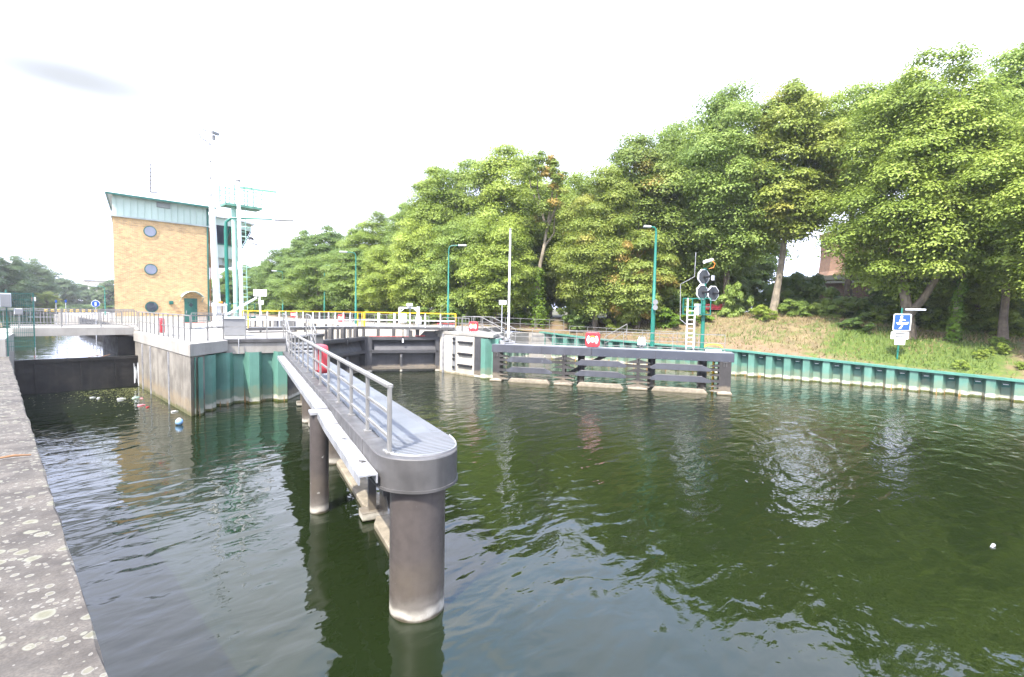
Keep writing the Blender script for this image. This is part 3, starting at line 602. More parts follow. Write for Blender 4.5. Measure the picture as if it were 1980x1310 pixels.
# ------------------------------------------------------------------ crane mast, poles, ladder tower, boom, sign, bin on the island
cm = empty('crane_mast', (9.7, 34.6, 2.6), 'white tapered crane mast with small cab at its foot and thin camera rod on top', 'crane')
MB().tube([(9.62, 34.4, 3.4), (9.5, 34.4, 6.8), (9.38, 34.4, 10.3)], [.215, .19, .16], 4, True).build('mast', m_wpaint, cm)
MB().tube([(9.36, 34.4, 10.2), (9.33, 34.4, 12.2), (9.30, 34.4, 14.2)], [.055, .04, .025], 8).build('top_rod', m_wpaint, cm)
b = MB()
for z in (10.6, 11.6, 12.6, 13.6): b.box((9.33, 34.38, z), (.12, .12, .07))
b.build('clamp', m_grey, cm)
hc = MB().box((9.55, 34.2, 14.25), (.5, .16, .14), .5).box((9.5, 34.3, 14.0), (.16, .14, .26)).build('camera', m_grey, cm)
MB().tube([(9.2, 34.4, 14.3), (8.95, 34.4, 14.38), (8.75, 34.4, 14.15), (8.85, 34.4, 13.85), (9.2, 34.4, 13.7)], .03, 6).build('cable', m_steel, hc)
b = MB().box((9.45, 34.3, 3.3), (.10, .5, 1.5)).box((10.0, 34.3, 3.3), (.10, .5, 1.5)).box((9.72, 34.3, 4.0), (.68, .5, .14)).box((9.72, 34.4, 2.9), (.6, .6, .6))
b.build('cab_frame', m_wpaint, cm, bevel=.02); MB().box((9.66, 34.02, 4.16), (.22, .12, .12)).build('warning_lamp', m_orange, cm)
MB().tube([(9.35, 34.3, 10.0), (9.42, 34.2, 7), (9.3, 34.15, 4.6), (9.4, 34.1, 3.8)], .022, 6).build('cable', m_grey, cm)
def pole_lamp_green():
    r_ = empty('lamp_post', (10.2, 34.4, 2.6), 'tall green lamp post bent into a long horizontal arm beside the tower', 'street lamp')
    MB().tube([(10.2, 34.4, 2.6), (10.12, 34.4, 8.6), (10.14, 34.35, 9.1), (10.35, 34.2, 9.33), (10.8, 33.95, 9.38), (12.3, 32.85, 9.4)], [.11, .10, .085, .07, .06, .05], 10).build('pole', m_green, r_, smooth=True)
    MB().box((12.85, 32.42, 9.37), (1.1, .24, .10), -.62).build('lamp_head', m_grey, r_, bevel=.02)
pole_lamp_green()
m_cage = mat('cage_green', (.10, .26, .19), .5)
lt = empty('ladder_tower', (12.1, 39.0, 2.6), 'pale green ladder tower carrying a railed cage platform on top', 'tower')
MB().tube([(12.1, 39, 2.6), (12.0, 39, 10.9)], .17, 8).build('mast', m_pgreen, lt)
b = MB().bar((12.35, 38.7, 3.2), (12.25, 38.7, 10.9), .04, .04).bar((12.75, 38.7, 3.2), (12.65, 38.7, 10.9), .04, .04)
for i in range(26): b.bar((12.33, 38.7, 3.4+i*.29), (12.73, 38.7, 3.4+i*.29), .025, .025)
b.build('ladder', m_pgreen, lt)
b = MB()
for z in np.arange(4.6, 10.8, .7):
    b.tube([(12.3, 38.7, z), (12.25, 38.35, z), (12.55, 38.15, z), (12.85, 38.35, z), (12.75, 38.7, z)], .018, 5)
b.build('safety_hoop', m_pgreen, lt)
cgx0, cgx1, cgy0, cgy1 = 11.3, 13.7, 38.4, 39.6
MB().box(((cgx0+cgx1)/2, 39, 10.95), (2.4, 1.2, .16)).build('platform', m_cage, lt)
b = MB()
for z in (11.3, 11.65, 12.0, 12.3):
    for a, c in (((cgx0, cgy0), (cgx1, cgy0)), ((cgx1, cgy0), (cgx1, cgy1)), ((cgx1, cgy1), (cgx0, cgy1)), ((cgx0, cgy1), (cgx0, cgy0))): b.bar((*a, z), (*c, z), .03, .03)
for x in np.linspace(cgx0, cgx1, 5):
    for y in (cgy0, cgy1): b.box((x, y, 11.65), (.055, .055, 1.3))
b.build('cage', m_cage, lt)
MB().bar((12.2, 39, 12.3), (14.4, 37.6, 12.15), .12, .12).build('arm', m_cage, lt)
MB().box((12.3, 39, 3.15), (1.7, 1.5, .12)).build('base_platform', m_dgreen, lt)
b = MB()
for x in (11.5, 12.3, 13.1): b.box((x, 38.3, 3.6), (.05, .05, 1.0))
for z in (3.6, 4.1): b.bar((11.5, 38.3, z), (13.1, 38.3, z), .04, .04)
b.build('guard', m_dgreen, lt)
wp = empty('camera_pole', (9.6, 30.0, 2.6), 'tall slim white pole with a small camera on a side bracket', 'pole')
MB().tube([(9.6, 30, 2.6), (9.47, 30, 10.75)], [.10, .09], 10).build('pole', m_wpaint, wp, smooth=True)
MB().lathe((9.47, 30, 10.72), [(.12, 0), (.12, .07), (.04, .12)], 12).build('cap', m_grey, wp)
bk = MB().tube([(9.52, 30, 7.0), (10.05, 29.7, 6.98), (10.1, 29.68, 7.1), (10.1, 29.68, 7.35)], .03, 8).build('bracket', m_lpaint, wp)
MB().tube([(9.95, 29.75, 7.55), (10.25, 29.55, 7.4)], [.10, .11], 10).build('camera', m_lpaint, bk)
MB().tube([(10.0, 29.85, 7.7), (10.05, 29.7, 7.62)], .12, 8).build('camera_housing', m_black, bk)
wb = empty('barrier_boom', (6.7, 27.2, 2.6), 'white barrier boom raised at a slant in front of the white pole', 'barrier')
MB().bar((6.72, 27.2, 2.72), (9.8, 28.35, 4.42), .06, .09).build('boom', m_wpaint, wb); MB().box((6.75, 27.25, 2.8), (.25, .25, .45)).build('pivot_post', m_lpaint, wb)
sg = empty('sign_post', (10.0, 28.4, 2.6), 'white rectangular sign with two faint lines on a white post', 'sign')
MB().tube([(10.0, 28.4, 2.6), (9.96, 28.4, 4.5)], .045, 8).build('post', m_wpaint, sg)
pa = MB().box((9.96, 28.32, 4.68), (.66, .03, .36), -.6).build('panel', m_wpaint, sg, bevel=.01)
dx, dy = math.cos(-.6), math.sin(-.6); nx, ny_ = dy*.02, -dx*.02
b = MB()
for k in range(7): b.box((9.96+dx*(-.15+k*.05)+nx, 28.32+dy*(-.15+k*.05)+ny_, 4.74), (.035, .012, .035), -.6)
for k in range(6): b.box((9.96+dx*(-.12+k*.05)+nx, 28.32+dy*(-.12+k*.05)+ny_, 4.62), (.035, .012, .035), -.6)
b.build('lettering', m_lpaint, pa)
b = MB()
for s_ in (-.25, .25): b.box((9.96+dx*s_+nx, 28.32+dy*s_+ny_, 4.68), (.035, .014, .06), -.6)
b.build('arrow_mark', m_grey, pa)
bn = empty('equipment_box', (7.75, 25.6, 2.58), 'grey tapered metal box standing behind the railing near the white pole', 'box')
b = MB(); b.add([(7.35, 25.3, 2.6), (8.1, 25.0, 2.6), (8.25, 25.5, 2.6), (7.5, 25.8, 2.6), (7.28, 25.27, 3.38), (8.17, 24.93, 3.38), (8.3, 25.55, 3.38), (7.45, 25.87, 3.38)],
      [(3, 2, 1, 0), (4, 5, 6, 7), (0, 1, 5, 4), (1, 2, 6, 5), (2, 3, 7, 6), (3, 0, 4, 7)]); b.build('body', m_grey, bn)
MB().box((7.8, 25.4, 3.42), (1.0, .72, .08), -.38).build('lid', m_lpaint, bn)

# ------------------------------------------------------------------ life buoy boxes
RED = 'red life buoy boxes'
def buoy_box(loc, rz, label, s=1.0, emblem=True):
    """red box, front facing local -Y; root at its underside"""
    r_ = empty('life_buoy_box', (0, 0, 0), label, 'life buoy', RED); w_, h_, t_ = .78, .80, .20
    n_ = 5; rr = .16; pts = []
    for cx_, cz_, a0 in ((w_/2-rr, rr, -90), (w_/2-rr, h_-rr, 0), (-w_/2+rr, h_-rr, 90), (-w_/2+rr, rr, 180)):
        for i in range(n_+1): t = R(a0+90*i/n_); pts.append((cx_+rr*math.cos(t), cz_+rr*math.sin(t)))
    MB().plate((0, 0, 0), (1, 0, 0), (0, 0, 1), pts, t_).build('box', m_red, r_, smooth=True, bevel=.03, seg=2)
    if emblem:
        b = MB()
        for sgn in (0, math.pi):
            arc = [(math.cos(sgn+t), math.sin(sgn+t)) for t in np.linspace(-.8, .8, 9)]
            b.plate((0, -t_/2-.006, h_/2), (1, 0, 0), (0, 0, 1), [(x*.31, z*.31) for x, z in arc]+[(x*.19, z*.19) for x, z in arc[::-1]], .014)
        b.plate((0, -t_/2-.006, h_/2), (1, 0, 0), (0, 0, 1), [(.135*math.cos(t), .135*math.sin(t)-.01) for t in np.linspace(0, 2*math.pi, 20, endpoint=False)], .014)
        e_ = b.build('ring_emblem', m_wpaint, r_)
        arc = [(math.cos(t), math.sin(t)) for t in np.linspace(.85, 2.29, 9)]
        MB().plate((0, -t_/2-.006, h_/2), (1, 0, 0), (0, 0, 1), [(x*.22, z*.22) for x, z in arc]+[(x*.16, z*.16) for x, z in arc[::-1]], .014).build('arc_mark', m_orange, e_)
    b = MB(); b.box((0, t_/2+.03, h_*.5), (.08, .06, h_*.8)); b.build('bracket', m_galv, r_)
    r_.location = loc; r_.rotation_euler = (0, 0, rz); r_.scale = (s, s, s); return r_

# ------------------------------------------------------------------ foreground guide pier (leading jetty)
PC = Vector((3.86, 5.40, 0)); pa_ = R(17.6); pu = Vector((math.sin(pa_), math.cos(pa_), 0)); pn = Vector((pu.y, -pu.x, 0)); PL = 16.3
def pp(s, o, z): v = PC+pu*s+pn*o; return Vector((v.x, v.y, z))
PZ = -pa_
pr = empty('guide_pier', PC, 'long dark grey steel guide pier with a grating walkway in the foreground', 'pier')
MB().lathe((PC.x, PC.y, -1.2), [(.362, 0), (.362, 2.86), (.362, 2.94)], 48).build('pile', m_pile, pr, smooth=True)
for s in (7.1, 12.2): MB().lathe((*pp(s, .05, -1.2)[:2], -1.2), [(.26, 0), (.26, 2.9)], 24).build('pile', m_pile, pr, smooth=True)
# cap: rounded nose
nose = [(-.53, .16), (-.50, -.02), (-.42, -.18), (-.28, -.32), (-.08, -.42), (.12, -.42), (.32, -.33), (.48, -.16), (.57, .06), (.63, .32), (.66, .62)]
def ring(off): return [(o*(1+off), s-off*.35) for o, s in nose]
def outline(sc_=0): return [pp(s, o, 0) for o, s in ring(sc_)]+[pp(.95, .66, 0), pp(.95, -.53, 0)]
def spline(pts, n=5):
    o_ = []
    for i in range(len(pts)-1):
        p0, p1, p2, p3 = [Vector(pts[max(0, min(len(pts)-1, k))]) for k in (i-1, i, i+1, i+2)]
        for j in range(n):
            t = j/n; o_.append(.5*((2*p1)+(-p0+p2)*t+(2*p0-5*p1+4*p2-p3)*t*t+(-p0+3*p1-3*p2+p3)*t**3))
    return o_+[Vector(pts[-1])]
nose2 = [tuple(v) for v in spline([(a, b_, 0) for a, b_ in nose])]
cap = [pp(s, o, 0) for o, s, _ in nose2]
capb = MB().prism([(p.x, p.y) for p in cap]+[tuple(pp(.9, .66, 0)[:2]), tuple(pp(.9, -.53, 0)[:2])], 1.72, 2.13).build('cap', m_steel, pr, bevel=.012, smooth=True)
lip = [pp(s-.012 if s < .3 else s, o*1.02, 0) for o, s, _ in nose2]
MB().prism([(p.x, p.y) for p in lip]+[tuple(pp(.7, .67, 0)[:2]), tuple(pp(.7, -.54, 0)[:2])], 1.70, 1.735).build('lip', m_steel, capb, smooth=True)
MB().bar(pp(.9, -.415, 1.925), pp(PL, -.415, 1.925), .235, .41).build('side_beam', m_steel, pr, bevel=.012)
MB().bar(pp(.9, .58, 1.925), pp(PL, .58, 1.925), .16, .41).build('side_beam', m_steel, pr, bevel=.012)
b = MB()
for s in np.arange(1.2, PL, 1.27): b.bar(pp(s, -.30, 1.9), pp(s, .52, 1.9), .10, .2)
b.build('cross_beam', m_steel, pr)
# grating of real bars
g_ = MB(); gz = 2.128
ins = [(o*.90+.06, s*.82+.05) for o, s, _ in nose2]
gpoly = ins+[(.63, PL), (-.27, PL), (-.27, .42), (-.33, .25)]
def scan(val, ax):
    xs = []
    for a, c in zip(gpoly, gpoly[1:]+gpoly[:1]):
        if (a[ax]-val)*(c[ax]-val) < 0: t = (val-a[ax])/(c[ax]-a[ax]); xs.append(a[1-ax]+(c[1-ax]-a[1-ax])*t)
    return (min(xs), max(xs)) if len(xs) >= 2 else None
for o in np.arange(-.40, .64, .045):
    r_ = scan(o, 0)
    if r_: g_.bar(pp(r_[0], o, gz-.012), pp(r_[1], o, gz-.012), .006, .022)
for s in np.arange(-.42, PL, .07):
    r_ = scan(s, 1)
    if r_: g_.bar(pp(s, r_[0], gz+.002), pp(s, r_[1], gz+.002), 0.014, .016)
gr = g_.build('grating', mat('grating_steel', (.25, .27, .295), .42, .1, var=.08, vscale=1.5), pr)
MB().prism([tuple(pp(s, o, 0)[:2]) for o, s in ins]+[tuple(pp(PL, .62, 0)[:2]), tuple(pp(PL, -.27, 0)[:2]), tuple(pp(.3, -.30, 0)[:2])], 2.0, 2.05).build('tray', m_steel, pr)
rim = MB(); rp = [pp(s, o, gz) for o, s in ins]
for a, c in zip(rp, rp[1:]): rim.bar(a, c, .012, .05)
rim.build('grating_rim', m_galv, pr)
# rail on the left edge
RZ = 2.13; H_ = .87
b = MB().bar(pp(.02, -.37, RZ+H_), pp(PL-.4, -.37, RZ+H_), .085, .05); b.build('handrail', m_rail, pr, bevel=.008)
for k in (.20, .52): MB().bar(pp(.05, -.37, RZ+k), pp(PL-.4, -.37, RZ+k), .03, .035).build('rail_bar', m_rail, pr)
s = .05; i = 0
while s < PL-.3:
    MB().box(pp(s, -.37, RZ+H_/2), (.045, .085, H_), -pa_).build('post', m_rail, pr, bevel=.006)
    MB().box(pp(s, -.37, RZ+.01), (.10, .13, .02), -pa_).build('base_plate', m_rail, pr)
    s += 1.27
# galvanised rubbing strips on the weir side
b = MB()
def channel(bb, s0, s1, z0, z1, o0=-.77, o1=-.55):
    for off, wd, dz, ht in ((0, o1-o0, 0, .02), (-(o1-o0)/2, .02, -.05, .12), ((o1-o0)/2, .02, -.05, .12)):
        oc = (o0+o1)/2+off; bb.bar(pp(s0, oc, z0+dz), pp(s1, oc, z1+dz), wd, ht)
for nm, a in (('one', (4.05, PL-.8, 2.0, 2.02)), ('two', (2.9, 3.72, 1.93, 1.99)), ('three', (-.05, 2.86, 1.90, 1.93))):
    bb = MB(); channel(bb, *a); bb.build('rubbing_strip', m_galv, pr)
bb = MB()
for s in (.5, 1.8, 2.9, 5.5, 8.0, 10.5, 13): bb.bar(pp(s, -.66, 1.86), pp(s+.12, -.40, 1.78), .08, .16)
bb.build('bracket', m_steel, pr)
th = empty('mooring_pile', (*pp(3.93, -.72, 0)[:2], 0), 'thin brown grey tubular pile standing in the water left of the walkway', 'pile')
MB().lathe((*pp(3.93, -.72, 0)[:2], -1.2), [(.175, 0), (.175, 3.14)], 32).build('tube', m_pile, th, smooth=True)
MB().box(pp(3.93, -.72, 1.965), (.36, .34, .05), -pa_).build('cap_plate', m_galv, th)
# timber-like fender beams at the waterline, dark posts and struts on the lock side
spans = [(1.0, 2.95), (3.35, 7.0), (7.4, 11.1), (11.5, 15.2)]
for a, c in spans:
    bb = MB(); t_ = .28
    for o0, z0 in ((.27, .05),):
        vs = []
        for s_, k_ in ((a, .5), (a+t_, 1), (c-t_, 1), (c, .5)):
            for oo, zz_ in ((o0-.22*k_, -.25), (o0+.2, -.25), (o0+.2, .11), (o0-.22*k_, .11)): vs.append(pp(s_, oo, zz_))
        bb.add(vs, [(0, 3, 2, 1), (12, 13, 14, 15)]+[(i*4+j, i*4+(j+1) % 4, (i+1)*4+(j+1) % 4, (i+1)*4+j) for i in range(3) for j in range(4)])
    bb.build('waterline_beam', m_lowbeam, pr, bevel=.02)
    for z in (.62, 1.22):
        MB().bar(pp(a+.1, .50, z), pp(c-.1, .50, z), .16, .30).build('fender_beam', m_steel, pr, bevel=.01)
for s in (3.15, 7.2, 11.3, 15.4):
    bb = MB().box(pp(s, .12, .75), (.14, .10, 1.95), -pa_).box(pp(s, .34, .75), (.06, .4, 1.95), -pa_)
    bb.box(pp(s, .12, .10), (.42, .34, .14), -pa_); bb.build('fender_post', m_steelw, pr)
bb = MB().bar(pp(.3, -.30, 1.62), pp(3.1, -.12, 1.50), .16, .30); bb.build('inner_beam', m_steel, pr)
MB().add([pp(.30, -.40, 1.72), pp(.30, -.18, 1.72), pp(.30, -.30, 1.28), pp(.36, -.40, 1.72), pp(.36, -.18, 1.72), pp(.36, -.30, 1.28)], [(0, 1, 2), (5, 4, 3), (0, 3, 4, 1), (1, 4, 5, 2), (2, 5, 3, 0)]).build('gusset', m_steel, pr)
buoy_box(pp(7.55, -.20, 2.28), PZ+R(90)+R(8), 'red life buoy box seen edge on behind the railing of the foreground walkway', .92, True)
# steps from the pier up to the island
st = empty('steps', pp(15.0, .1, 2.1), 'short flight of grey metal steps with handrails from the walkway up to the island', 'stairs')
for i in range(3): MB().bar(pp(15.2+i*.32, -.28, 2.22+i*.13), pp(15.2+i*.32, .5, 2.22+i*.13), .30, .05).build('tread', m_galv, st)
for o in (-.37, .58):
    MB().tube([pp(14.95, o, 2.15), pp(14.95, o, 3.02), pp(16.6, o, 3.62), pp(18.2, o, 3.66), pp(18.2, o, 2.6)], .028, 8).build('handrail', m_rail, st)
    MB().tube([pp(15.0, o, 2.6), pp(16.6, o, 3.15), pp(18.2, o, 3.18)], .02, 6).build('rail_bar', m_rail, st)
    for s in (16.0, 17.2): MB().tube([pp(s, o, 2.5), pp(s, o, 3.4 if s < 16.5 else 3.62)], .02, 6).build('post', m_rail, st)
    MB().bar(pp(14.95, o, 2.14), pp(16.6, o, 2.62), .03, .22).build('stringer', m_galv, st)

# ------------------------------------------------------------------ lock chamber, gates and their walkway
LX, RX, HY = 11.9, 20.0, 25.8; AP = Vector((15.95, 28.05, 0))
cwl = empty('chamber_wall', (20.3, 60, 0), 'far white wall of the lock chamber seen between gate and walkway', 'wall')
MB().box((20.25, 62, .8), (.4, 72, 3.58)).build('wall_face', m_white, cwl)
bb = MB()
for y in np.arange(29, 60, 2.1): bb.box((20.02, y, 1.2), (.08, .34, 2.6))
bb.build('recess_strip', m_steel, cwl)
cw2 = MB().box((11.7, 62, .8), (.4, 72, 3.58)).build('chamber_wall', m_white, label='near inner wall of the lock chamber beside the brick tower', cat='wall')
MB().box((16, 97.6, 1.0), (9, .6, 3.4)).build('upper_gate', m_steel, label='distant dark steel upper gate closing the far end of the lock chamber', cat='lock gate')
def leaf(hinge, apex, name, label, red):
    h = Vector(hinge); a = Vector(apex); d = (a-h).normalized(); ln = (a-h).length; nrm = Vector((d.y, -d.x, 0))
    if nrm.y > 0: nrm = -nrm
    r_ = empty(name, h, label, 'lock gate', 'mitre gate leaves')
    P_ = lambda s, o, z: h+d*s+nrm*o+Vector((0, 0, z))
    MB().bar(P_(0.05, -.10, .95), P_(ln-.02, -.10, .95), .06, 2.5, ).build('skin_plate', m_steelw, r_)
    for z, ht, dp in ((2.12, .20, .42), (1.30, .18, .46), (.28, .18, .46)):
        MB().bar(P_(.1, .10, z), P_(ln-.05, .10, z), dp, ht).build('girder', m_steelw, r_, bevel=.008)
    # sloping flanges under the girders give the long light facets
    for z in (1.78, .62):
        q_ = MB(); q_.add([P_(.3, -.06, z+.12), P_(ln-.5, -.06, z+.12), P_(ln-.6, .22, z-.38), P_(.2, .22, z-.38)], [(0, 1, 2, 3)])
        if z > 1: q_.build('apron_plate', m_steelw, r_)
    MB().bar(P_(ln-.24, .12, 1.0), P_(ln-.24, .12, 1.01), .42, .5).build('mitre_post', m_steelw, r_) if False else MB().box(P_(ln-.22, .08, .95), (.44, .5, 2.56), math.atan2(d.y, d.x)).build('mitre_post', m_steelw, r_)
    MB().box(P_(.14, .08, .95), (.28, .5, 2.56), math.atan2(d.y, d.x)).build('heel_post', m_steelw, r_)
    MB().tube([P_(ln*.52, .26, .05), P_(ln*.52, .26, .95), P_(ln*.52, .2, 1.1)], .09, 10).build('rubbing_post', m_steelw, r_)
    gq = MB()
    if red:
        gq.bar(P_(ln-.3, .24, 2.235), P_(ln*.42, .24, 2.235), .10, .035); gq.bar(P_(ln*.2, .2, 2.28), P_(ln*.34, .2, 2.28), .05, .05); gq.build('red_mark', m_redp, r_)
        MB().add([P_(.1, -.02, 2.22), P_(1.3, -.02, 2.22), P_(.95, -.02, 2.58), P_(.1, -.02, 2.58), P_(.1, .06, 2.22), P_(1.3, .06, 2.22), P_(.95, .06, 2.58), P_(.1, .06, 2.58)],
                 [(3, 2, 1, 0), (4, 5, 6, 7), (0, 1, 5, 4), (1, 2, 6, 5), (2, 3, 7, 6), (3, 0, 4, 7)]).build('guard_plate', m_steel, r_)
    # chain and shackle
    cq = MB()
    for i in range(6): cq.tube([P_(ln*.5+.03*math.cos(t), .36+.0*t, 2.72-i*.11+.055*math.sin(t)) for t in np.linspace(0, 6.28, 7)], .013, 4, False)
    cq.build('chain', m_black, r_); MB().box(P_(ln*.5, .34, 1.98), (.10, .08, .26)).build('shackle', m_wpaint if red else m_black, r_, bevel=.02)
    for f_ in ((.25, .5, .78) if not red else (.3,)): MB().box(P_(ln*f_, .05, 2.52), (.22, .2, .66), math.atan2(d.y, d.x)).build('stanchion', m_steel, r_)
    return r_
leaf((RX, HY, 0), AP, 'gate_leaf', 'right dark grey lock gate leaf with red marks along its top edge', True)
leaf((LX, HY, 0), AP, 'gate_leaf', 'left dark grey lock gate leaf partly hidden behind the foreground walkway railing', False)
def gangway(p, q_, name, label, ends):
    a, c = Vector(p), Vector(q_); d = (c-a).normalized(); nrm = Vector((d.y, -d.x, 0)); ln = (c-a).length
    r_ = empty(name, a, label, 'walkway', 'gate walkways with yellow handrails')
    z = Vector((0, 0, 2.82))
    MB().bar(a+z, c+z, .85, .06).build('deck', m_galv, r_)
    for o in (-.42, .42): MB().bar(a+nrm*o+z-Vector((0, 0, .05)), c+nrm*o+z-Vector((0, 0, .05)), .05, .16).build('side_beam', m_steel, r_)
    for o in (-.42, .42):
        H2 = Vector((0, 0, .90)); MB().bar(a+nrm*o+z+H2, c+nrm*o+z+H2, .05, .05).build('handrail', m_yellow, r_)
        MB().bar(a+nrm*o+z+H2*.48, c+nrm*o+z+H2*.48, .035, .04).build('rail_bar', m_wpaint, r_)
        n_ = round(ln/.95)
        for i in range(n_+1):
            yl = (i == 0 and 'a' in ends) or (i == n_ and 'b' in ends)
            MB().box(a+d*(ln*i/n_)+nrm*o+z+H2*.5, (.05, .05, .88), math.atan2(d.y, d.x)).build('post', m_yellow if yl else m_wpaint, r_)
    return r_
nd = Vector((0, .25, 0))
gangway((9.2, 28.3, 0), (15.9, 28.35, 0), 'gate_walkway', 'long walkway with yellow handrail and white posts left of the gate middle', 'ab')
gangway((16.02, 28.35, 0), (20.6, 24.9, 0), 'gate_walkway', 'walkway with yellow handrail over the right lock gate leaf', 'ab')
# lifting portal with camera
po = empty('portal_frame', (19.9, 28.9, 2.6), 'small white portal frame with a camera on its top bar behind the yellow handrail', 'frame')
b = MB(); A_, B_ = Vector((19.3, 29.3, 2.6)), Vector((20.35, 28.6, 2.6)); zt = Vector((0, 0, 1.45))
b.bar(A_, A_+zt, .09, .09).bar(B_, B_+zt*1.06, .15, .15).bar(A_+zt, B_+zt, .09, .09).bar(A_+zt*.78, A_+(B_-A_)*.25+zt*.97, .05, .05).bar(B_+zt*.78, B_+(A_-B_)*.25+zt*.97, .05, .05)
b.build('frame', m_wpaint, po); MB().box((19.85, 28.9, 4.25), (.42, .24, .22), .4).build('camera', m_wpaint, po, bevel=.03)
MB().box((19.45, 29.1, 3.35), (.42, .3, .6)).build('cabinet', m_wpaint, po); MB().box((20.3, 28.5, 3.2), (.3, .25, .5)).build('motor_box', m_wpaint, po)
MB().tube([(19.85, 28.85, 4.1), (19.87, 28.85, 2.7)], .025, 6).build('cable', m_grey, po)

# ------------------------------------------------------------------ right lock head
rh = empty('lock_head_wall', (19.8, 24, 0), 'white concrete lock head with dark fender bars at the right gate', 'wall')
MB().prism([(19.8, 22.15), (19.8, 25.4), (20.0, 25.9), (20.6, 25.9), (20.6, 22.15)], -1, 2.42).build('wall_face', m_white, rh)
MB().prism([(19.76, 22.1), (19.76, 25.95), (20.7, 25.95), (20.7, 22.1)], 2.42, 2.62).build('coping', m_conc, rh, bevel=.02)
MB().prism([(19.77, 21.35), (19.77, 22.13), (20.6, 22.13), (20.6, 21.35)], -1, 2.40).build('corner_plate', m_steelw, rh)
MB().prism([(19.74, 20.5), (19.74, 22.1), (22.5, 23.6), (22.7, 22.6)], 2.40, 2.60).build('coping', m_conc, rh, bevel=.02)
MB().box((19.76, 25.05, 1.2), (.10, .13, 2.5)).build('pipe', m_galv, rh)
for z in (2.02, 1.32, .62): MB().box((19.74, 22.95, z), (.14, 1.3, .13)).build('fender_bar', m_black, rh, bevel=.02)
pl = MB().box((19.785, 24.0, 1.3), (.05, .30, 2.1)).build('mooring_recess', m_grey, rh)
b = MB()
for z in (2.2, 1.95, 1.2, .95, .45): b.box((19.74, 24.0, z), (.07, .20, .11)); b.box((19.74, 23.95, z-.07), (.06, .08, .10))
b.build('mooring_bit', m_black, pl)
rsp = empty('sheet_pile_wall', (20, 20.5, 0), 'green steel sheet piles behind the right lock head at the far guide fender', 'sheet piling')
pth = sheet_path([(19.8, 21.4), (19.85, 20.45), (21.4, 21.6), (23.2, 25.4), (24.2, 27.3)], 1.03, .36)
MB().strip(pth, -1, 2.35).build('sheets', m_sheet, rsp)
MB().prism([(21.4, 22.0), (24.3, 27.7), (24.6, 27.4), (22.0, 21.6)], 2.05, 2.3).build('capping', m_conc, rsp)
cq = MB().prism([(24.2, 27.2), (32.4, 28.6), (32.4, 29.2), (24.2, 27.9)], .9, 2.15).build('quay_corner_wall', m_conc, label='bare concrete quay wall section between the steps and the far green sheet piles', cat='wall')
MB().strip(sheet_path([(24.2, 27.25), (32.5, 28.7)], 1.03, .3), -1, 1.0).build('sheets', m_sheet, cq)
MB().prism([(31.6, 28.1), (33.7, 26.6), (34.2, 29.6), (31.6, 30.4)], -1.1, 2.13).build('corner_block', m_conc, cq)
# main right sheet pile quay
qs = empty('sheet_pile_quay', (34, 0, 0), 'long green sheet pile quay with mooring niches below the grassy bank', 'sheet piling')
qp = [(p[0], p[1]) for p in QUAY]
prof_pts = []; tot = 0; path = sheet_path(qp, 1.03, .44, -1)
zt_ = [cap_z(p[1])-.05 for p in path]
MB().strip(path, -1, zt_).build('sheets', m_sheet, qs)
b = MB()
dense = [(quay_x(y), y) for y in np.arange(-30, 28.01, 1.0)]
for (x0, y0), (x1, y1) in zip(dense, dense[1:]): b.bar((x0, y0, cap_z(y0)), (x1, y1, cap_z(y1)), .62, .10)
b.build('capping', mat('capping_green', (.07, .21, .165), .5, var=.08, streak=.1), qs)
sN = 0
P2 = [Vector((p[0], p[1], 0)) for p in QUAY]
for a, c in zip(P2, P2[1:]):
    pass
cum = [0]
for a, c in zip(P2, P2[1:]): cum.append(cum[-1]+(c-a).length)
def along(s):
    for i in range(len(P2)-1):
        if s <= cum[i+1]: d = (P2[i+1]-P2[i]).normalized(); return P2[i]+d*(s-cum[i]), d
    return P2[-1], d
k = 0; proto = None
while (k+.67)*1.03 < cum[-1]:
    p, d = along((k+.67)*1.03); k += 1
    if -7 < p.y < 16:
        nrm = Vector((-d.y, d.x, 0)); z = cap_z(p.y)-.33; rz = math.atan2(d.y, d.x)
        o = MB().box(p-nrm*.17+Vector((0, 0, z)), (.30, .07, .17), rz).build('mooring_niche', m_dgreen, qs)
        MB().box(p-nrm*.12+Vector((0, 0, z+.05)), (.20, .05, .035), rz).build('step_bar', m_wpaint, o)

# ------------------------------------------------------------------ right guide fender
F0 = Vector((19.55, 20.4, 0)); F1 = Vector((25.42, 9.20, 0)); fd = (F1-F0).normalized(); fb = Vector((-fd.y, fd.x, 0)); fb = fb if fb.x > 0 else -fb; FL = (F1-F0).length; FZ = math.atan2(fd.y, fd.x)
fp = lambda s, o, z: F0+fd*s+fb*o+Vector((0, 0, z))
gf = empty('guide_fender', F0, 'dark blue grey guide fender with rows of beams right of the lock entrance', 'fender')
for a, c, mm in ((0, 5.6, m_fbeam), (5.605, FL, mat('fender_new_panel', (.050, .056, .072), .4, var=.06))):
    MB().bar(fp(a, .10, 1.86), fp(c, .10, 1.86), .24, .44).build('top_beam', mm, gf, bevel=.015)
b = MB()
for s in np.arange(.2, FL, .36): b.box(fp(s, -.025, 1.69), (.03, .02, .03), FZ)
b.build('rivet_row', m_flange, gf)
for s in (2.9, 5.6, 8.9): MB().box(fp(s, -.022, 1.86), (.015, .012, .43), FZ).build('plate_joint', m_fpost, gf)
MB().bar(fp(0, .80, 2.05), fp(FL, .80, 2.05), 1.25, .05).build('deck', m_galv, gf)
MB().bar(fp(0, 1.35, 1.86), fp(FL, 1.35, 1.86), .16, .36).build('back_beam', m_fbeam, gf)
fposts = [.28, 4.12, 8.05, 12.25]
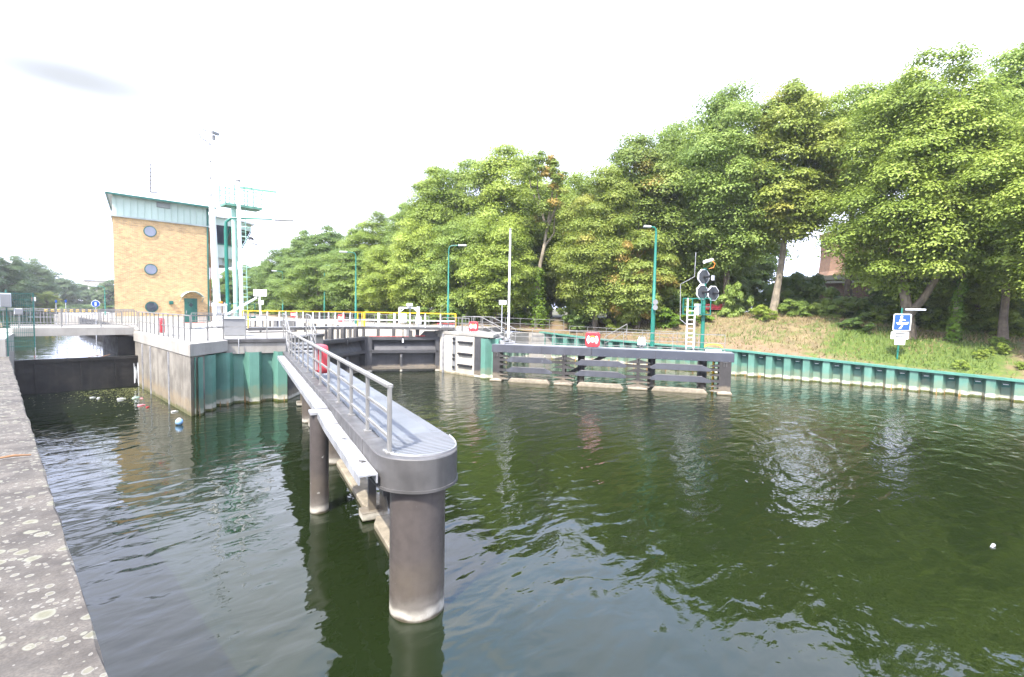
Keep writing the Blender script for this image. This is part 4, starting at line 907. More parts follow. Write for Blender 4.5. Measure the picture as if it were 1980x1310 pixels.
for i, s in enumerate(fposts):
    if i == 0: b = MB().box(fp(s, .3, .3), (.42, .6, 2.7), FZ)
    elif i == 3: b = MB().box(fp(s, .35, .3), (.55, .75, 2.7), FZ)
    else: b = MB().box(fp(s, .30, .3), (.13, .5, 2.7), FZ).box(fp(s, .04, .3), (.15, .05, 2.7), FZ)
    b.build('post', m_fpost, gf)
    b = MB()
    for z in (1.24, .67, 1.44, .98, .42, .2):
        big = z in (1.24, .67)
        for sg_ in (-1, 1):
            if (i == 0 and sg_ < 0) or (i == 3 and sg_ > 0): continue
            r0 = .2 if 0 < i < 3 else .3; L_ = .70 if big else .40
            pts = [(sg_*r0*.35, .05), (sg_*(r0+L_), .05), (sg_*(r0+L_), -.07), (sg_*r0*.35, -.09)] if big else [(sg_*r0*.35, .11), (sg_*(r0+L_*.55), .02), (sg_*(r0+L_), -.03), (sg_*(r0+L_), -.055), (sg_*r0*.35, -.075)]
            b.plate(fp(s, .10, z), fd, (0, 0, 1), pts, .22)
    b.build('bracket_arms', m_fpost, gf)
    b = MB()
    for sg_ in (-1, 1): b.box(fp(s+sg_*.06, -.02, 1.52), (.05, .08, .24), FZ)
    b.box(fp(s, -.02, 1.62), (.22, .10, .04), FZ); b.build('lug', m_steel, gf)
    MB().box(fp(s, .1, .05), (1.0 if 0 < i < 3 else .7, .5, .13), FZ).build('foot', m_lowbeam, gf, bevel=.03)
for a, c in ((.9, 3.5), (4.75, 7.45), (8.65, 11.6)):
    for z, ht in ((1.27, .29), (.70, .29)):
        pts = [(0, -.02), (.30, ht/2), (c-a-.42, ht/2), (c-a, -.02), (c-a, -.12), (c-a-.1, -ht/2), (.1, -ht/2), (0, -.10)]
        fbo = MB().plate(fp(a, .02, z), fd, (0, 0, 1), pts, .20).build('fender_beam', m_fbeam, gf, bevel=.012)
        MB().bar(fp(a+.30, .02, z+ht/2+.012), fp(c-.42, .02, z+ht/2+.012), .22, .022).build('flange', m_flange, fbo)
    pts = [(0, -.2), (.25, .16), (c-a-.3, .16), (c-a, -.2)]
    MB().plate(fp(a, .05, .06), fd, (0, 0, 1), pts, .34).build('waterline_beam', m_lowbeam, gf, bevel=.02)
for s in (4.9, 8.7, 11.3): MB().lathe((*fp(s, 1.2, 0)[:2], -1.2), [(.20, 0), (.20, 3.15)], 16).build('pile', m_steelw, gf, smooth=True)
MB().bar(fp(6.4, 1.3, 1.7), fp(3.9, 1.2, .35), .12, .20).build('brace', m_steel, gf)
b = MB()
for o in (0, .22): b.bar(fp(4.2+o, 1.0, .2), fp(6.2+o, 1.1, 1.8), .02, .02)
b.build('ladder_line', m_steel, gf)
MB().bar(fp(11.75, .55, 1.6), fp(11.75, .55, -.3), .09, .09).build('ladder', m_yellow, gf)
# railings on the fender deck
railing('fender_railing', 'thin grey railing along the back of the guide fender deck', [fp(.7, 1.36, 2.07), fp(FL-.3, 1.36, 2.07)], .86, 1.32, mids=(.5, .12), top=(.04, .04), post=(.03, .03), mid=.03)
buoy_box(fp(5.62, .28, 2.12), FZ+math.pi*0+R(0), 'red life buoy box with white ring emblem standing on the guide fender deck', 1.0)
bpy.data.objects[-1] if False else None
jb = empty('junction_box', fp(8.15, 1.22, 2.08), 'grey terminal box with cables on the fender railing at the foot of the lamp post', 'box')
MB().box(fp(8.15, 1.22, 2.42), (.44, .16, .34), FZ).build('body', m_lpaint, jb, bevel=.02); b = MB()
for k in range(3): b.box(fp(8.02+k*.13, 1.22, 2.65), (.08, .12, .12), FZ)
b.build('socket', m_lpaint, jb); MB().tube([fp(8.1, 1.12, 2.25), fp(8.05, 1.1, 2.15), fp(8.2, 1.12, 2.10), fp(8.25, 1.14, 2.25)], .025, 6).build('cable', m_grey, jb)
b = MB(); ctr = fp(11.75, .9, 2.16); b.tube([ctr+fd*(.42*math.cos(t))+fb*(.1*math.sin(t))+Vector((0, 0, .14+.16*math.sin(t))) for t in np.linspace(0, math.pi, 12)], .035, 8)
rb = b.build('hose_coil', m_yellow, label='yellow hoop standing at the right end of the fender deck', cat='hoop'); MB().box((*ctr[:2], 2.13), (.75, .3, .10), FZ).build('base', m_wpaint, rb)
b = MB()
st2 = railing('stair_rail', 'grey inclined double handrail at the gangway behind the red life buoy box on the fender', [fp(6.1, 1.9, 2.0), fp(7.3, 2.0, 2.75)], .62, 1.4, mids=(.4,), top=(.04, .04), post=(.03, .03))

# steps and platform at the right lock head
rs = empty('steps', (20.4, 21.0, 2.05), 'grey metal steps with handrails leading down from the right lock head to the guide fender', 'stairs')
S0 = Vector((20.35, 22.2, 2.62)); S1 = Vector((20.25, 20.1, 2.07)); sd = (S1-S0); sn = Vector((1, .05, 0))
for i in range(5): p = S0+sd*((i+.5)/5); MB().box(p+sn*.45, (.8, .30, .04)).build('tread', m_galv, rs)
for o in (0, .9): MB().bar(S0+sn*o, S1+sn*o, .05, .22).build('stringer', m_galv, rs)
for o in (0, .95):
    MB().tube([S0+sn*o+Vector((0, 1.7, .95)), S0+sn*o+Vector((0, 0, .95)), S1+sn*o+Vector((0, 0, .85)), S1+sn*o], .026, 8).build('handrail', m_rail, rs)
    MB().tube([S0+sn*o+Vector((0, 1.7, .48)), S0+sn*o+Vector((0, 0, .48)), S1+sn*o+Vector((0, 0, .4))], .02, 6).build('rail_bar', m_rail, rs)
    for dy_ in (0, .85, 1.7): MB().tube([S0+sn*o+Vector((0, dy_, 0)), S0+sn*o+Vector((0, dy_, .95))], .024, 6).build('post', m_rail, rs)
railing('head_railing', 'grey railing on the right lock head between the gate walkway and the steps', [(20.3, 25.9, 2.62), (20.1, 23.0, 2.62)], .85, .72, mids=(.3, .62))
buoy_box((19.98, 22.45, 2.72), R(-90)+R(25), 'small red life buoy box on the railing at the top of the right steps', .72)
railing('apron_railing', 'grey railing on the lock apron in front of the ivy wrapped trunk', [(22.2, 26.5, 2.62), (27.0, 30.2, 2.62), (33.2, 26.0, 2.4)], .85, 1.3, mids=(.5,), top=(.035, .035), post=(.03, .03))
railing('quay_railing', 'thin grey railing above the far green sheet piles behind the fender', [(33.5, 25.6, 1.95), (34.0, 20.5, 1.88), (34.5, 15.2, 1.8)], .85, 1.5, mids=(.5,), top=(.035, .035), post=(.03, .03))
railing('lock_side_railing', 'long grey baluster railing along the far side of the lock chamber', [(22.3, 30, 2.62), (23.3, 60, 2.62)], .85, 2.0, mids=(.5,), baluster=.32, top=(.04, .04), post=(.04, .04))
railing('upper_railing', 'distant grey railing behind the yellow handrail near the tower', [(8.0, 33.5, 2.6), (11.2, 33.5, 2.6)], .9, 1.0, mids=(.5,), baluster=.2)
buoy_box((20.9, 40.6, 2.75), R(-50), 'red life buoy box beyond the gate walkway beside the second lamp post', .8, True)
buoy_box((22.6, 54.6, 2.8), R(-50), 'farthest red life buoy box on the lock side seen over the walkway', .8, True)
buoy_box((5.2, 26.5, 2.72), R(90)+R(-8), 'red life buoy box on the island railing in front of the brick tower', .82, True)
# red white equipment on the right lock head
eb = empty('bumper_crate', (19.6, 24.6, 2.62), 'low white and red equipment crate behind the yellow handrail at the right gate', 'crate')
MB().box((20.9, 26.2, 2.82), (1.1, .7, .38), -.6).build('body', m_wpaint, eb, bevel=.03); MB().box((20.9, 26.2, 3.04), (1.2, .8, .06), -.6).build('lid', m_redp, eb)

# ------------------------------------------------------------------ lamp posts, flag pole, signal mast
def lamp(loc, h, adir, label, r_=.075, arm=1.0):
    rt_ = empty('lamp_post', (0, 0, 0), label, 'street lamp', 'green lamp posts along the lock')
    hh = 6.0; ax = Vector((math.cos(adir), math.sin(adir), 0))*arm
    MB().tube([(0, 0, 0), (0, 0, h*.33), (0, 0, h*.335), (0, 0, h-.35), ax*.06+Vector((0, 0, h-.12)), ax*.25+Vector((0, 0, h-.02)), ax*.8+Vector((0, 0, h))], [r_*1.25, r_*1.2, r_*.95, r_*.6, r_*.5, r_*.45, r_*.4], 10).build('pole', m_green, rt_, smooth=True)
    c = ax*.95+Vector((0, 0, h)); MB().bar(ax*.7+Vector((0, 0, h)), ax*(.7+.65/max(arm, .5)**.6)+Vector((0, 0, h+.02)), .22, .12).build('lamp_head', m_lpaint, rt_, bevel=.03)
    WL[rt_.name] = Vector(loc); rt_.location = loc; return rt_
lamp((24.4, 30.4, 2.6), 6.3, R(-40), 'green lamp post just behind the right end of the yellow handrail')
lamp((21.7, 39.6, 2.6), 6.1, R(140), 'green lamp post with arm to the left behind the middle of the gate walkway')
lamp((25.6, 53.6, 2.6), 6.0, R(-40), 'slender green lamp post with arm to the right beyond the second lamp')
lamp((26.2, 66.6, 2.6), 5.9, R(140), 'farthest green lamp post near the white sign by the tower')
tl = lamp((25.95, 13.95, 2.07), 6.75, R(135), 'tall green lamp post with two loudspeakers standing on the guide fender', .10, .42)
sp_ = MB()
for z in (2.55, 2.25):
    MB().add(*(lambda b_: (b_.v, b_.f))(MB().tube([(25.95-.02, 13.95, 2.07+z), (25.87, 13.87, 2.07+z), (25.72, 13.72, 2.07+z)], [.05, .07, .15], 12))).build('loudspeaker', m_grey, tl)
fl = empty('flagpole', (22.2, 21.7, 2.6), 'tall thin white flagpole without a flag at the right lock head', 'flagpole')
MB().tube([(22.2, 21.7, 2.3), (22.2, 21.7, 8.95)], [.075, .055], 10).build('pole', m_wpaint, fl, smooth=True); MB().lathe((22.2, 21.7, 8.93), [(.07, 0), (.08, .05), (.03, .10)], 10).build('cap', m_grey, fl)
ss = empty('sign_post', (21.55, 21.65, 2.6), 'small blank white sign on a thin post beside the flagpole', 'sign')
MB().tube([(21.55, 21.65, 2.6), (21.55, 21.65, 4.4)], .025, 6).build('post', m_lpaint, ss); MB().box((21.55, 21.6, 4.48), (.44, .03, .26), -.8).build('panel', m_wpaint, ss)
s3 = empty('sign_post', (14.2, 45.5, 2.6), 'tiny white sign seen beyond the yellow handrail left of the walkway stairs', 'sign')
MB().tube([(11.5, 32.6, 2.6), (11.5, 32.6, 4.2)], .03, 6).build('post', m_lpaint, s3); MB().box((11.5, 32.55, 4.2), (.28, .03, .24), -.6).build('panel', m_wpaint, s3)
s3.location = (11.5, 32.6, 2.6)
for ch in s3.children: ch.data.transform(Matrix.Translation(Vector((14.2-11.5, 45.5-32.6, 0))))
# signal mast
sm = empty('signal_mast', (26.95, 11.5, 2.0), 'teal signal mast carrying three octagonal navigation lights and a camera', 'signal')
MB().tube([(26.94, 11.5, -1), (26.94, 11.5, 1.6)], .2, 16).build('pile', m_steelw, sm)
MB().tube([(26.94, 11.5, 1.6), (26.95, 11.5, 6.5)], [.11, .09], 12).build('pole', m_green, sm, smooth=True)
vd = Vector((-.34, -.94, 0)).normalized(); vr = Vector((-vd.y, vd.x, 0)); vr = vr if vr.dot(Vector((.69, -.72, 0))) > 0 else -vr
m_oct = mat('signal_face', (.045, .05, .058), .5, var=.1)
def octagon(c, nm):
    c = Vector(c); rad = .435; pts = [(rad*math.cos(R(22.5+45*i)), rad*math.sin(R(22.5+45*i))) for i in range(8)]
    o = MB().plate(c, vr, (0, 0, 1), pts, .05).build('signal_light', m_wpaint, sm)
    MB().plate(c+vd*.035, vr, (0, 0, 1), [(x*.88, z*.88) for x, z in pts], .03).build('face', m_oct, o)
    MB().tube([c+vd*.04, c+vd*.16, c+vd*.45], [.07, .065, .06], 12, False).build('hood', m_black, o)
    MB().tube([c+vd*.05, c+vd*.09], .065, 12).build('lens', m_redp if nm else m_black, o)
base = Vector((26.85, 11.66, 0))+vd*.16
octagon(base+Vector((0, 0, 6.02)), 1); octagon(base+Vector((0, 0, 5.19))-vr*.06, 1); octagon(base+Vector((0, 0, 5.15))+vr*.76, 0)
vr = Vector((.39, -.92, 0)).normalized(); vd = Vector((-.92, -.39, 0)).normalized(); base = Vector((26.92, 11.5, 0))+vd*.16
MB().tube([base+vd*.3-vr*.05+Vector((0, 0, 6.78)), base-vd*.35+vr*.35+Vector((0, 0, 6.95))], .085, 10).build('camera', m_wpaint, sm)
MB().tube([base+vr*.35+Vector((0, 0, 6.88)), base+vr*.5+Vector((0, 0, 6.7)), base+vr*.42+Vector((0, 0, 6.5)), base+vr*.2+Vector((0, 0, 6.45))], .016, 6).build('cable', m_orange, sm)
MB().box(base-vr*.28+Vector((0, 0, 4.25)), (.34, .25, .62)).build('control_box', m_lpaint, sm)
MB().box(base+vr*.42+Vector((0, 0, 5.95)), (.16, .12, .26)).build('control_box', m_lpaint, sm)
b = MB(); cz = 3.95; c0 = Vector((26.95, 11.5, 0)); crn = [c0+vr*x+vd*y for x, y in ((-1.05, .35), (.35, .35), (.35, -.75), (-1.05, -.75))]
MB().prism([(p.x, p.y) for p in crn], cz, cz+.06).build('platform', m_dgreen, sm)
for i in range(4):
    p, q_ = crn[i], crn[(i+1) % 4]
    for z in (.45, .9): b.bar(p+Vector((0, 0, cz+z)), q_+Vector((0, 0, cz+z)), .03, .03)
    for k in range(3): e = p+(q_-p)*(k/3); b.bar(e+Vector((0, 0, cz)), e+Vector((0, 0, cz+.9)), .035, .035)
b.build('guard_rail', m_green, sm)
b = MB(); l0 = c0-vr*.62+vd*.5
for o in (-.19, .19): b.bar(l0+vr*o+Vector((0, 0, 2.07)), l0+vr*o+Vector((0, 0, 4.0 if o > 0 else 4.85)), .06, .06)
for i in range(9): b.bar(l0-vr*.19+Vector((0, 0, 2.25+i*.24)), l0+vr*.19+Vector((0, 0, 2.25+i*.24)), .03, .035)
b.build('ladder', m_wpaint, sm)
MB().tube([l0-vr*.55+Vector((0, 0, 3.7)), l0-vr*.6+Vector((0, 0, 5.6)), l0+vr*.1+Vector((0, 0, 6.0)), l0+vr*.12+Vector((0, 0, 7.3))], .02, 6).build('stay_rod', m_galv, sm)
MB().tube([l0-vr*.55+Vector((0, 0, 3.7)), l0-vr*.2+Vector((0, 0, 3.4))], .02, 6).build('stay_rod', m_galv, sm)

# ------------------------------------------------------------------ rowing boat sign on the bank
sx_, sy_ = 36.5, 4.02; gz_ = ground_z(sx_, sy_)
rg = empty('rowing_sign', (sx_, sy_, gz_), 'blue rowing boat sign above two white plates on a leaning green post on the bank', 'sign')
fdv = Vector((-.93, -.30, 0)).normalized(); frt = Vector((-fdv.y, fdv.x, 0)); frt = frt if frt.y < 0 else -frt
base = Vector((sx_, sy_, 0)); lean = Vector((.0, -.03, 1)); tp = lambda x, z, d=0: base+lean*(z-gz_)+Vector((0, 0, gz_))+frt*x+fdv*d
MB().tube([tp(0, gz_-.2), tp(0, gz_+2.95)], .045, 8).build('post', m_green, rg)
MB().box(tp(0, gz_+.45), (.14, .14, .05)).build('clamp', m_dgreen, rg)
def rrect(w_, h_, r_):
    o_ = []
    for cx_, cy_, a0 in ((w_/2-r_, -h_/2+r_, -90), (w_/2-r_, h_/2-r_, 0), (-w_/2+r_, h_/2-r_, 90), (-w_/2+r_, -h_/2+r_, 180)):
        for i in range(4): t = R(a0+30*i); o_.append((cx_+r_*math.cos(t), cy_+r_*math.sin(t)))
    return o_
pb_ = MB().plate(tp(.05, gz_+2.12, .06), frt, lean, rrect(.84, .98, .08), .03).build('panel', m_wpaint, rg)
MB().plate(tp(.05, gz_+2.12, .085), frt, lean, rrect(.74, .88, .06), .02).build('blue_field', m_blue, pb_)
pg = MB(); o_ = tp(.05, gz_+2.12, .105)
pg.plate(o_, frt, lean, [(-.29, -.02), (.31, .02), (.25, -.11), (-.20, -.14)], .016)          # hull
pg.plate(o_, frt, lean, [(-.15, .02), (-.14, .12), (-.09, .22), (-.03, .22), (.15, .14), (.14, .10), (-.01, .14), (-.03, .02)], .016)  # rower
pg.plate(o_, frt, lean, [(-.05+.065*math.cos(t), .32+.065*math.sin(t)) for t in np.linspace(0, 6.0, 12)], .016)     # head
pg.plate(o_, frt, lean, [(.0, -.15), (.06, -.15), (-.04, -.38), (-.15, -.38)], .016)                   # oar
pg.build('pictogram', m_wpaint, pb_)
p2_ = MB().plate(tp(.0, gz_+1.36, .06), frt, lean, rrect(.84, .42, .05), .03).build('panel', m_wpaint, rg)
aq = MB()
for zc in (.09, -.09): aq.plate(tp(.0, gz_+1.36, .085), frt, lean, [(-.20, zc-.03), (.20, zc-.01), (.26, zc+.03), (.24, zc+.05), (-.22, zc+.04)], .016)
aq.build('mark', m_black, p2_)
MB().plate(tp(.03, gz_+.98, .06), frt, lean, rrect(.50, .32, .04), .03).build('panel', m_wpaint, rg)
MB().box(tp(.62, gz_+2.86), (.14, .95, .12), math.atan2(frt.y, frt.x)+math.pi/2).build('sign_lamp', m_lpaint, rg, bevel=.02)

# ------------------------------------------------------------------ brick tower in the wood, bench and person
bt = empty('brick_tower', (64, 11, 4.5), 'old red brick tower with a splayed base half hidden by the trees', 'tower')
cx_, cy_ = 64.6, 10.6
MB().lathe((cx_, cy_, 4.0), [(4.7, 0), (4.6, 3.8), (4.2, 4.2), (3.95, 4.8), (3.85, 6), (3.85, 8.3), (4.05, 8.4), (4.05, 8.9), (3.4, 9.0)], 10).build('brick_wall', m_rbrick, bt)
gy_ = MB().lathe((cx_, cy_, 7.25), [(8.6, -3.2), (8.6, 0)], 28).build('retaining_wall', m_rbrick, label='curved red brick retaining wall below the old brick tower', cat='wall')
MB().lathe((cx_, cy_, 7.2), [(8.75, 0), (8.75, .18), (8.4, .2)], 28).build('coping', m_plinth, gy_)
MB().lathe((cx_, cy_, 7.3), [(8.3, 0), (8.3, .25), (6.5, .8), (4.4, 1.0)], 24).build('turf', m_bank, gy_)
bz = ground_z(42.7, 17.1)
be = empty('bench', (42.7, 17.1, bz), 'red slatted park bench at the edge of the trees', 'bench')
dbe = Vector((.35, -.94, 0)); nbe = Vector((-.94, -.35, 0)); bp0 = Vector((42.7, 17.1, bz))
MB().bar(bp0-dbe*.9+Vector((0, 0, .42)), bp0+dbe*.9+Vector((0, 0, .42)), .42, .05).build('seat', m_wood, be)
b = MB()
for z in (.55, .68, .81): b.bar(bp0-dbe*.9-nbe*.2+Vector((0, 0, z)), bp0+dbe*.9-nbe*.25+Vector((0, 0, z)), .03, .10)
b.build('backrest', m_wood, be)
for s in (-.75, .75):
    for o in (.15, -.2): MB().bar(bp0+dbe*s+nbe*o+Vector((0, 0, -.1)), bp0+dbe*s+nbe*o+Vector((0, 0, .4)), .05, .05).build('leg', m_black, be)
# person seated at the right end of the bench: one skinned body, clothes and hair as children
pe = bp0+dbe*.85
def P3(s, f, z): return pe+dbe*s+nbe*f+Vector((0, 0, z))
def skinned(name, verts, edges, rad, mt, parent, root=0):
    me = bpy.data.meshes.new(name); me.from_pydata([tuple(v-WL[parent.name]) if parent else tuple(v) for v in verts], edges, [])
    o = bpy.data.objects.new(name, me); sc.collection.objects.link(o); me.materials.append(mt)
    if parent: o.parent = parent; WL[o.name] = WL[parent.name]
    sk = o.modifiers.new('skin', 'SKIN'); su = o.modifiers.new('sub', 'SUBSURF'); su.levels = su.render_levels = 1
    for i, r_ in enumerate(rad): me.skin_vertices[0].data[i].radius = (r_, r_)
    me.skin_vertices[0].data[root].use_root = True; return o
per = empty('person', pe, 'person in dark clothes sitting at the right end of the red bench', 'person')
V_ = [P3(0, .02, .50), P3(0, -.04, .72), P3(0, -.06, .95), P3(0, -.03, 1.03), P3(0, .02, 1.13), P3(0, .03, 1.23),
      P3(-.09, .05, .48), P3(-.11, .42, .48), P3(-.11, .46, .08), P3(-.11, .60, .04), P3(.09, .05, .48), P3(.11, .42, .48), P3(.11, .46, .08), P3(.11, .60, .04),
      P3(-.19, -.05, .92), P3(-.23, .06, .68), P3(-.14, .28, .56), P3(-.12, .36, .55), P3(.19, -.05, .92), P3(.23, .06, .68), P3(.14, .28, .56), P3(.12, .36, .55)]
E_ = [(0, 1), (1, 2), (2, 3), (3, 4), (4, 5), (0, 6), (6, 7), (7, 8), (8, 9), (0, 10), (10, 11), (11, 12), (12, 13), (2, 14), (14, 15), (15, 16), (16, 17), (2, 18), (18, 19), (19, 20), (20, 21)]
R_ = [.15, .14, .13, .055, .085, .07, .10, .08, .05, .045, .10, .08, .05, .045, .06, .05, .04, .035, .06, .05, .04, .035]
body = skinned('body', V_, E_, R_, m_cloth, per)
MB().lathe(tuple(P3(0, .03, 1.05)), [(.05, 0), (.078, .04), (.088, .09), (.08, .13)], 12).build('face', m_skin, per, smooth=True)
MB().lathe(tuple(P3(0, .01, 1.14)), [(.098, 0), (.10, .06), (.07, .12), (.02, .14)], 12).build('hair', m_hair, per, smooth=True)

# ------------------------------------------------------------------ upstream reach: boom, signs, house, moored pontoon
fbm = empty('floating_barrier', (7, 89, 1.5), 'dark barrier boom with a row of yellow markers across the upper water', 'barrier')
MB().bar((3.2, 88.6, 2.55), (14.0, 88.8, 2.45), .25, .25).build('beam', m_steel, fbm)
MB().bar((3.2, 88.6, 2.0), (14.0, 88.8, 2.0), .2, .10).build('beam', m_galv, fbm)
b = MB()
for i in range(12): b.box((3.4+i*.92, 88.7, 1.9), (.16, .16, 1.2))
b.build('pile_row', m_steel, fbm)
for i in range(9): MB().box((4.86+i*.62, 88.5, 2.85), (.34, .25, .28)).build('marker', m_yellow, fbm, bevel=.05)
pt = empty('pontoon', (8.3, 78, 1.44), 'pale moored pontoon with dark openings on the upper water beside the tower', 'pontoon')
MB().box((8.9, 70, 1.65), (5.0, 1.2, .5)).build('hull', m_grey, pt); b = MB()
for i in range(9): b.box((6.8+i*.5, 69.4, 2.15), (.08, .08, .6))
b.bar((6.6, 69.4, 2.45), (11.2, 69.4, 2.45), .08, .06); b.build('railing', m_steel, pt)
b = MB()
for i in range(8): b.box((6.95+i*.52, 69.38, 1.62), (.3, .06, .2))
b.build('opening', m_black, pt)
rsn = empty('round_sign', (5.0, 44.8, 2.6), 'round blue mandatory sign with white figure on a post left of the tower', 'sign')
MB().tube([(4.98, 44.8, 1.2), (4.98, 44.8, 4.2)], .03, 6).build('post', m_lpaint, rsn)
dsc = [(.24*math.cos(t), .24*math.sin(t)) for t in np.linspace(0, 2*math.pi, 20, endpoint=False)]
o = MB().plate((4.98, 44.75, 3.92), (.98, -.2, 0), (0, 0, 1), dsc, .02).build('disc', m_wpaint, rsn)
MB().plate((4.975, 44.735, 3.92), (.98, -.2, 0), (0, 0, 1), [(x*.9, z*.9) for x, z in dsc], .02).build('blue_field', m_blue, o)
MB().box((4.97, 44.71, 3.9), (.09, .02, .26)).build('figure', m_wpaint, o)
for (x, y, z, cc, nm) in ((4.35, 66, 4.05, m_blue, 'left small blue sign on a post across the upper water'), (5.1, 66.5, 4.08, m_blue, 'right small blue sign on a post across the upper water')):
    r_ = empty('blue_sign', (x, y, 1.44), nm, 'sign', 'small blue signs across the water'); MB().tube([(x, y, 1.4), (x, y, z)], .03, 6).build('post', m_lpaint, r_)
    b = MB().box((x, y-.04, z), (.15, .03, .26)); b.build('panel', cc, r_)
r_ = empty('red_sign', (2.62, 62, 2.5), 'small red and white sign on a post before the left trees', 'sign')
MB().tube([(2.62, 62, 1.4), (2.62, 62, 4.2)], .03, 6).build('post', m_lpaint, r_); o = MB().box((2.62, 61.96, 4.2), (.26, .03, .34)).build('panel', m_wpaint, r_); MB().box((2.56, 61.93, 4.2), (.12, .03, .34)).build('red_field', m_redp, o)
rr_ = railing('far_railing', 'low grey railing on the quay along the left side of the tower', [(6.0, 64, 1.9), (6.0, 42, 2.6)], .8, 2.0, mids=(.5,), top=(.04, .04))
hs_ = empty('house', (34, 300, 2), 'pale flat roofed house half hidden by the far left trees', 'house')
MB().box((34.4, 300, 7), (10, 10, 13.4)).build('wall', m_house, hs_); MB().box((34.4, 300, 13.9), (10.8, 10.8, .5)).build('roof', m_grey, hs_)
for i in range(3):
    for k in range(2): MB().box((31.6+i*2.8, 294.98, 7.0+k*3.6), (1.5, .1, 1.8)).build('window', m_glass, hs_)
gl = lamp((9.2, 75.0, 1.6), 4.3, R(150), 'small green lamp post across the upper water left of the tower', .06)

# ------------------------------------------------------------------ floating things near the weir
def bottle(loc, rz, mt, label, s=1.0):
    s *= .8
    r_ = MB(); prof = [(.0, .035), (.02, .042), (.16, .042), (.20, .02), (.24, .018), (.25, .014)]
    pts = [Vector((loc[0]+math.cos(rz)*a*s, loc[1]+math.sin(rz)*a*s, loc[2]+.01)) for a, _ in prof]
    r_.tube(pts, [q_*s for _, q_ in prof], 10); return r_.build('floating_bottle', mt, smooth=True, label=label, cat='bottle', group='litter floating below the weir')
m_plw = mat('white_plastic', (.5, .51, .5), .35); m_pink = mat('pink_plastic', (.62, .22, .24), .4); m_plg = mat('pale_green_plastic', (.42, .58, .50), .3)
for c, rz, mt, lb, s in (((2.75, 27.1, 0), .4, m_plw, 'white bottle floating leftmost below the weir', 1.0), ((2.95, 26.7, 0), 1.2, m_plw, 'crumpled white carton floating near the leftmost bottle', 1.3),
        ((3.5, 26.0, 0), .2, m_plw, 'white bottle floating beside the pale green one', 1.5), ((4.0, 25.85, 0), .6, m_plg, 'pale green bottle floating below the weir', 1.7),
        ((3.85, 23.9, 0), .3, m_pink, 'pinkish bottle floating near the concrete block', 1.3), ((4.02, 23.3, 0), .9, m_red, 'red packet floating near the concrete block', 1.0),
        ((4.5, 21.75, 0), .25, m_plw, 'white bottle floating close to the block corner', 1.2), ((4.3, 25.6, 0), 2.1, m_pink, 'small pink scrap floating furthest right below the weir', .8)):
    bottle(c, rz, mt, lb, s)
b = MB()
for _ in range(1):
    n1, n2 = 10, 14
    b.lathe((4.22, 19.35, -.02), [(.115*math.sin(math.pi*i/n1)+.001, .115-.115*math.cos(math.pi*i/n1)) for i in range(n1+1)], n2)
bb = b.build('ball', m_bluep, smooth=True, label='pale blue ball floating in front of the concrete block', cat='ball')
MB().lathe((4.22, 19.35, .195), [(.05, 0), (.045, .02), (.02, .026)], 10).build('valve', m_wpaint, bb)
MB().tube([(12.1, -.15, .0), (12.2, -.18, .02)], [.02, .03], 8).build('floating_scrap', m_plw, label='tiny pale scrap floating alone on the right of the open water', cat='litter')
def scatter_leaves():
    n_ = 900; b = MB(); r2 = RNG
    for i in range(n_):
        y = 29.3-abs(r2.normal())*2.6; x = 4.75-abs(r2.normal())*1.3
        if x < .7 or y < 19: continue
        s = .02+.035*r2.random(); a = r2.random()*6.28; c, d = math.cos(a)*s, math.sin(a)*s
        b.add([(x+c, y+d, .008), (x-d*.5, y+c*.5, .010), (x-c, y-d, .008), (x+d*.5, y-c*.5, .010)], [(0, 1, 2, 3)])
    b.build('floating_leaves', mat('floating_leaf', (.16, .17, .05), .6, var=.4, vscale=9), kind='stuff', label='scattered fallen leaves and weed drifting below the weir', cat='leaves')
scatter_leaves()

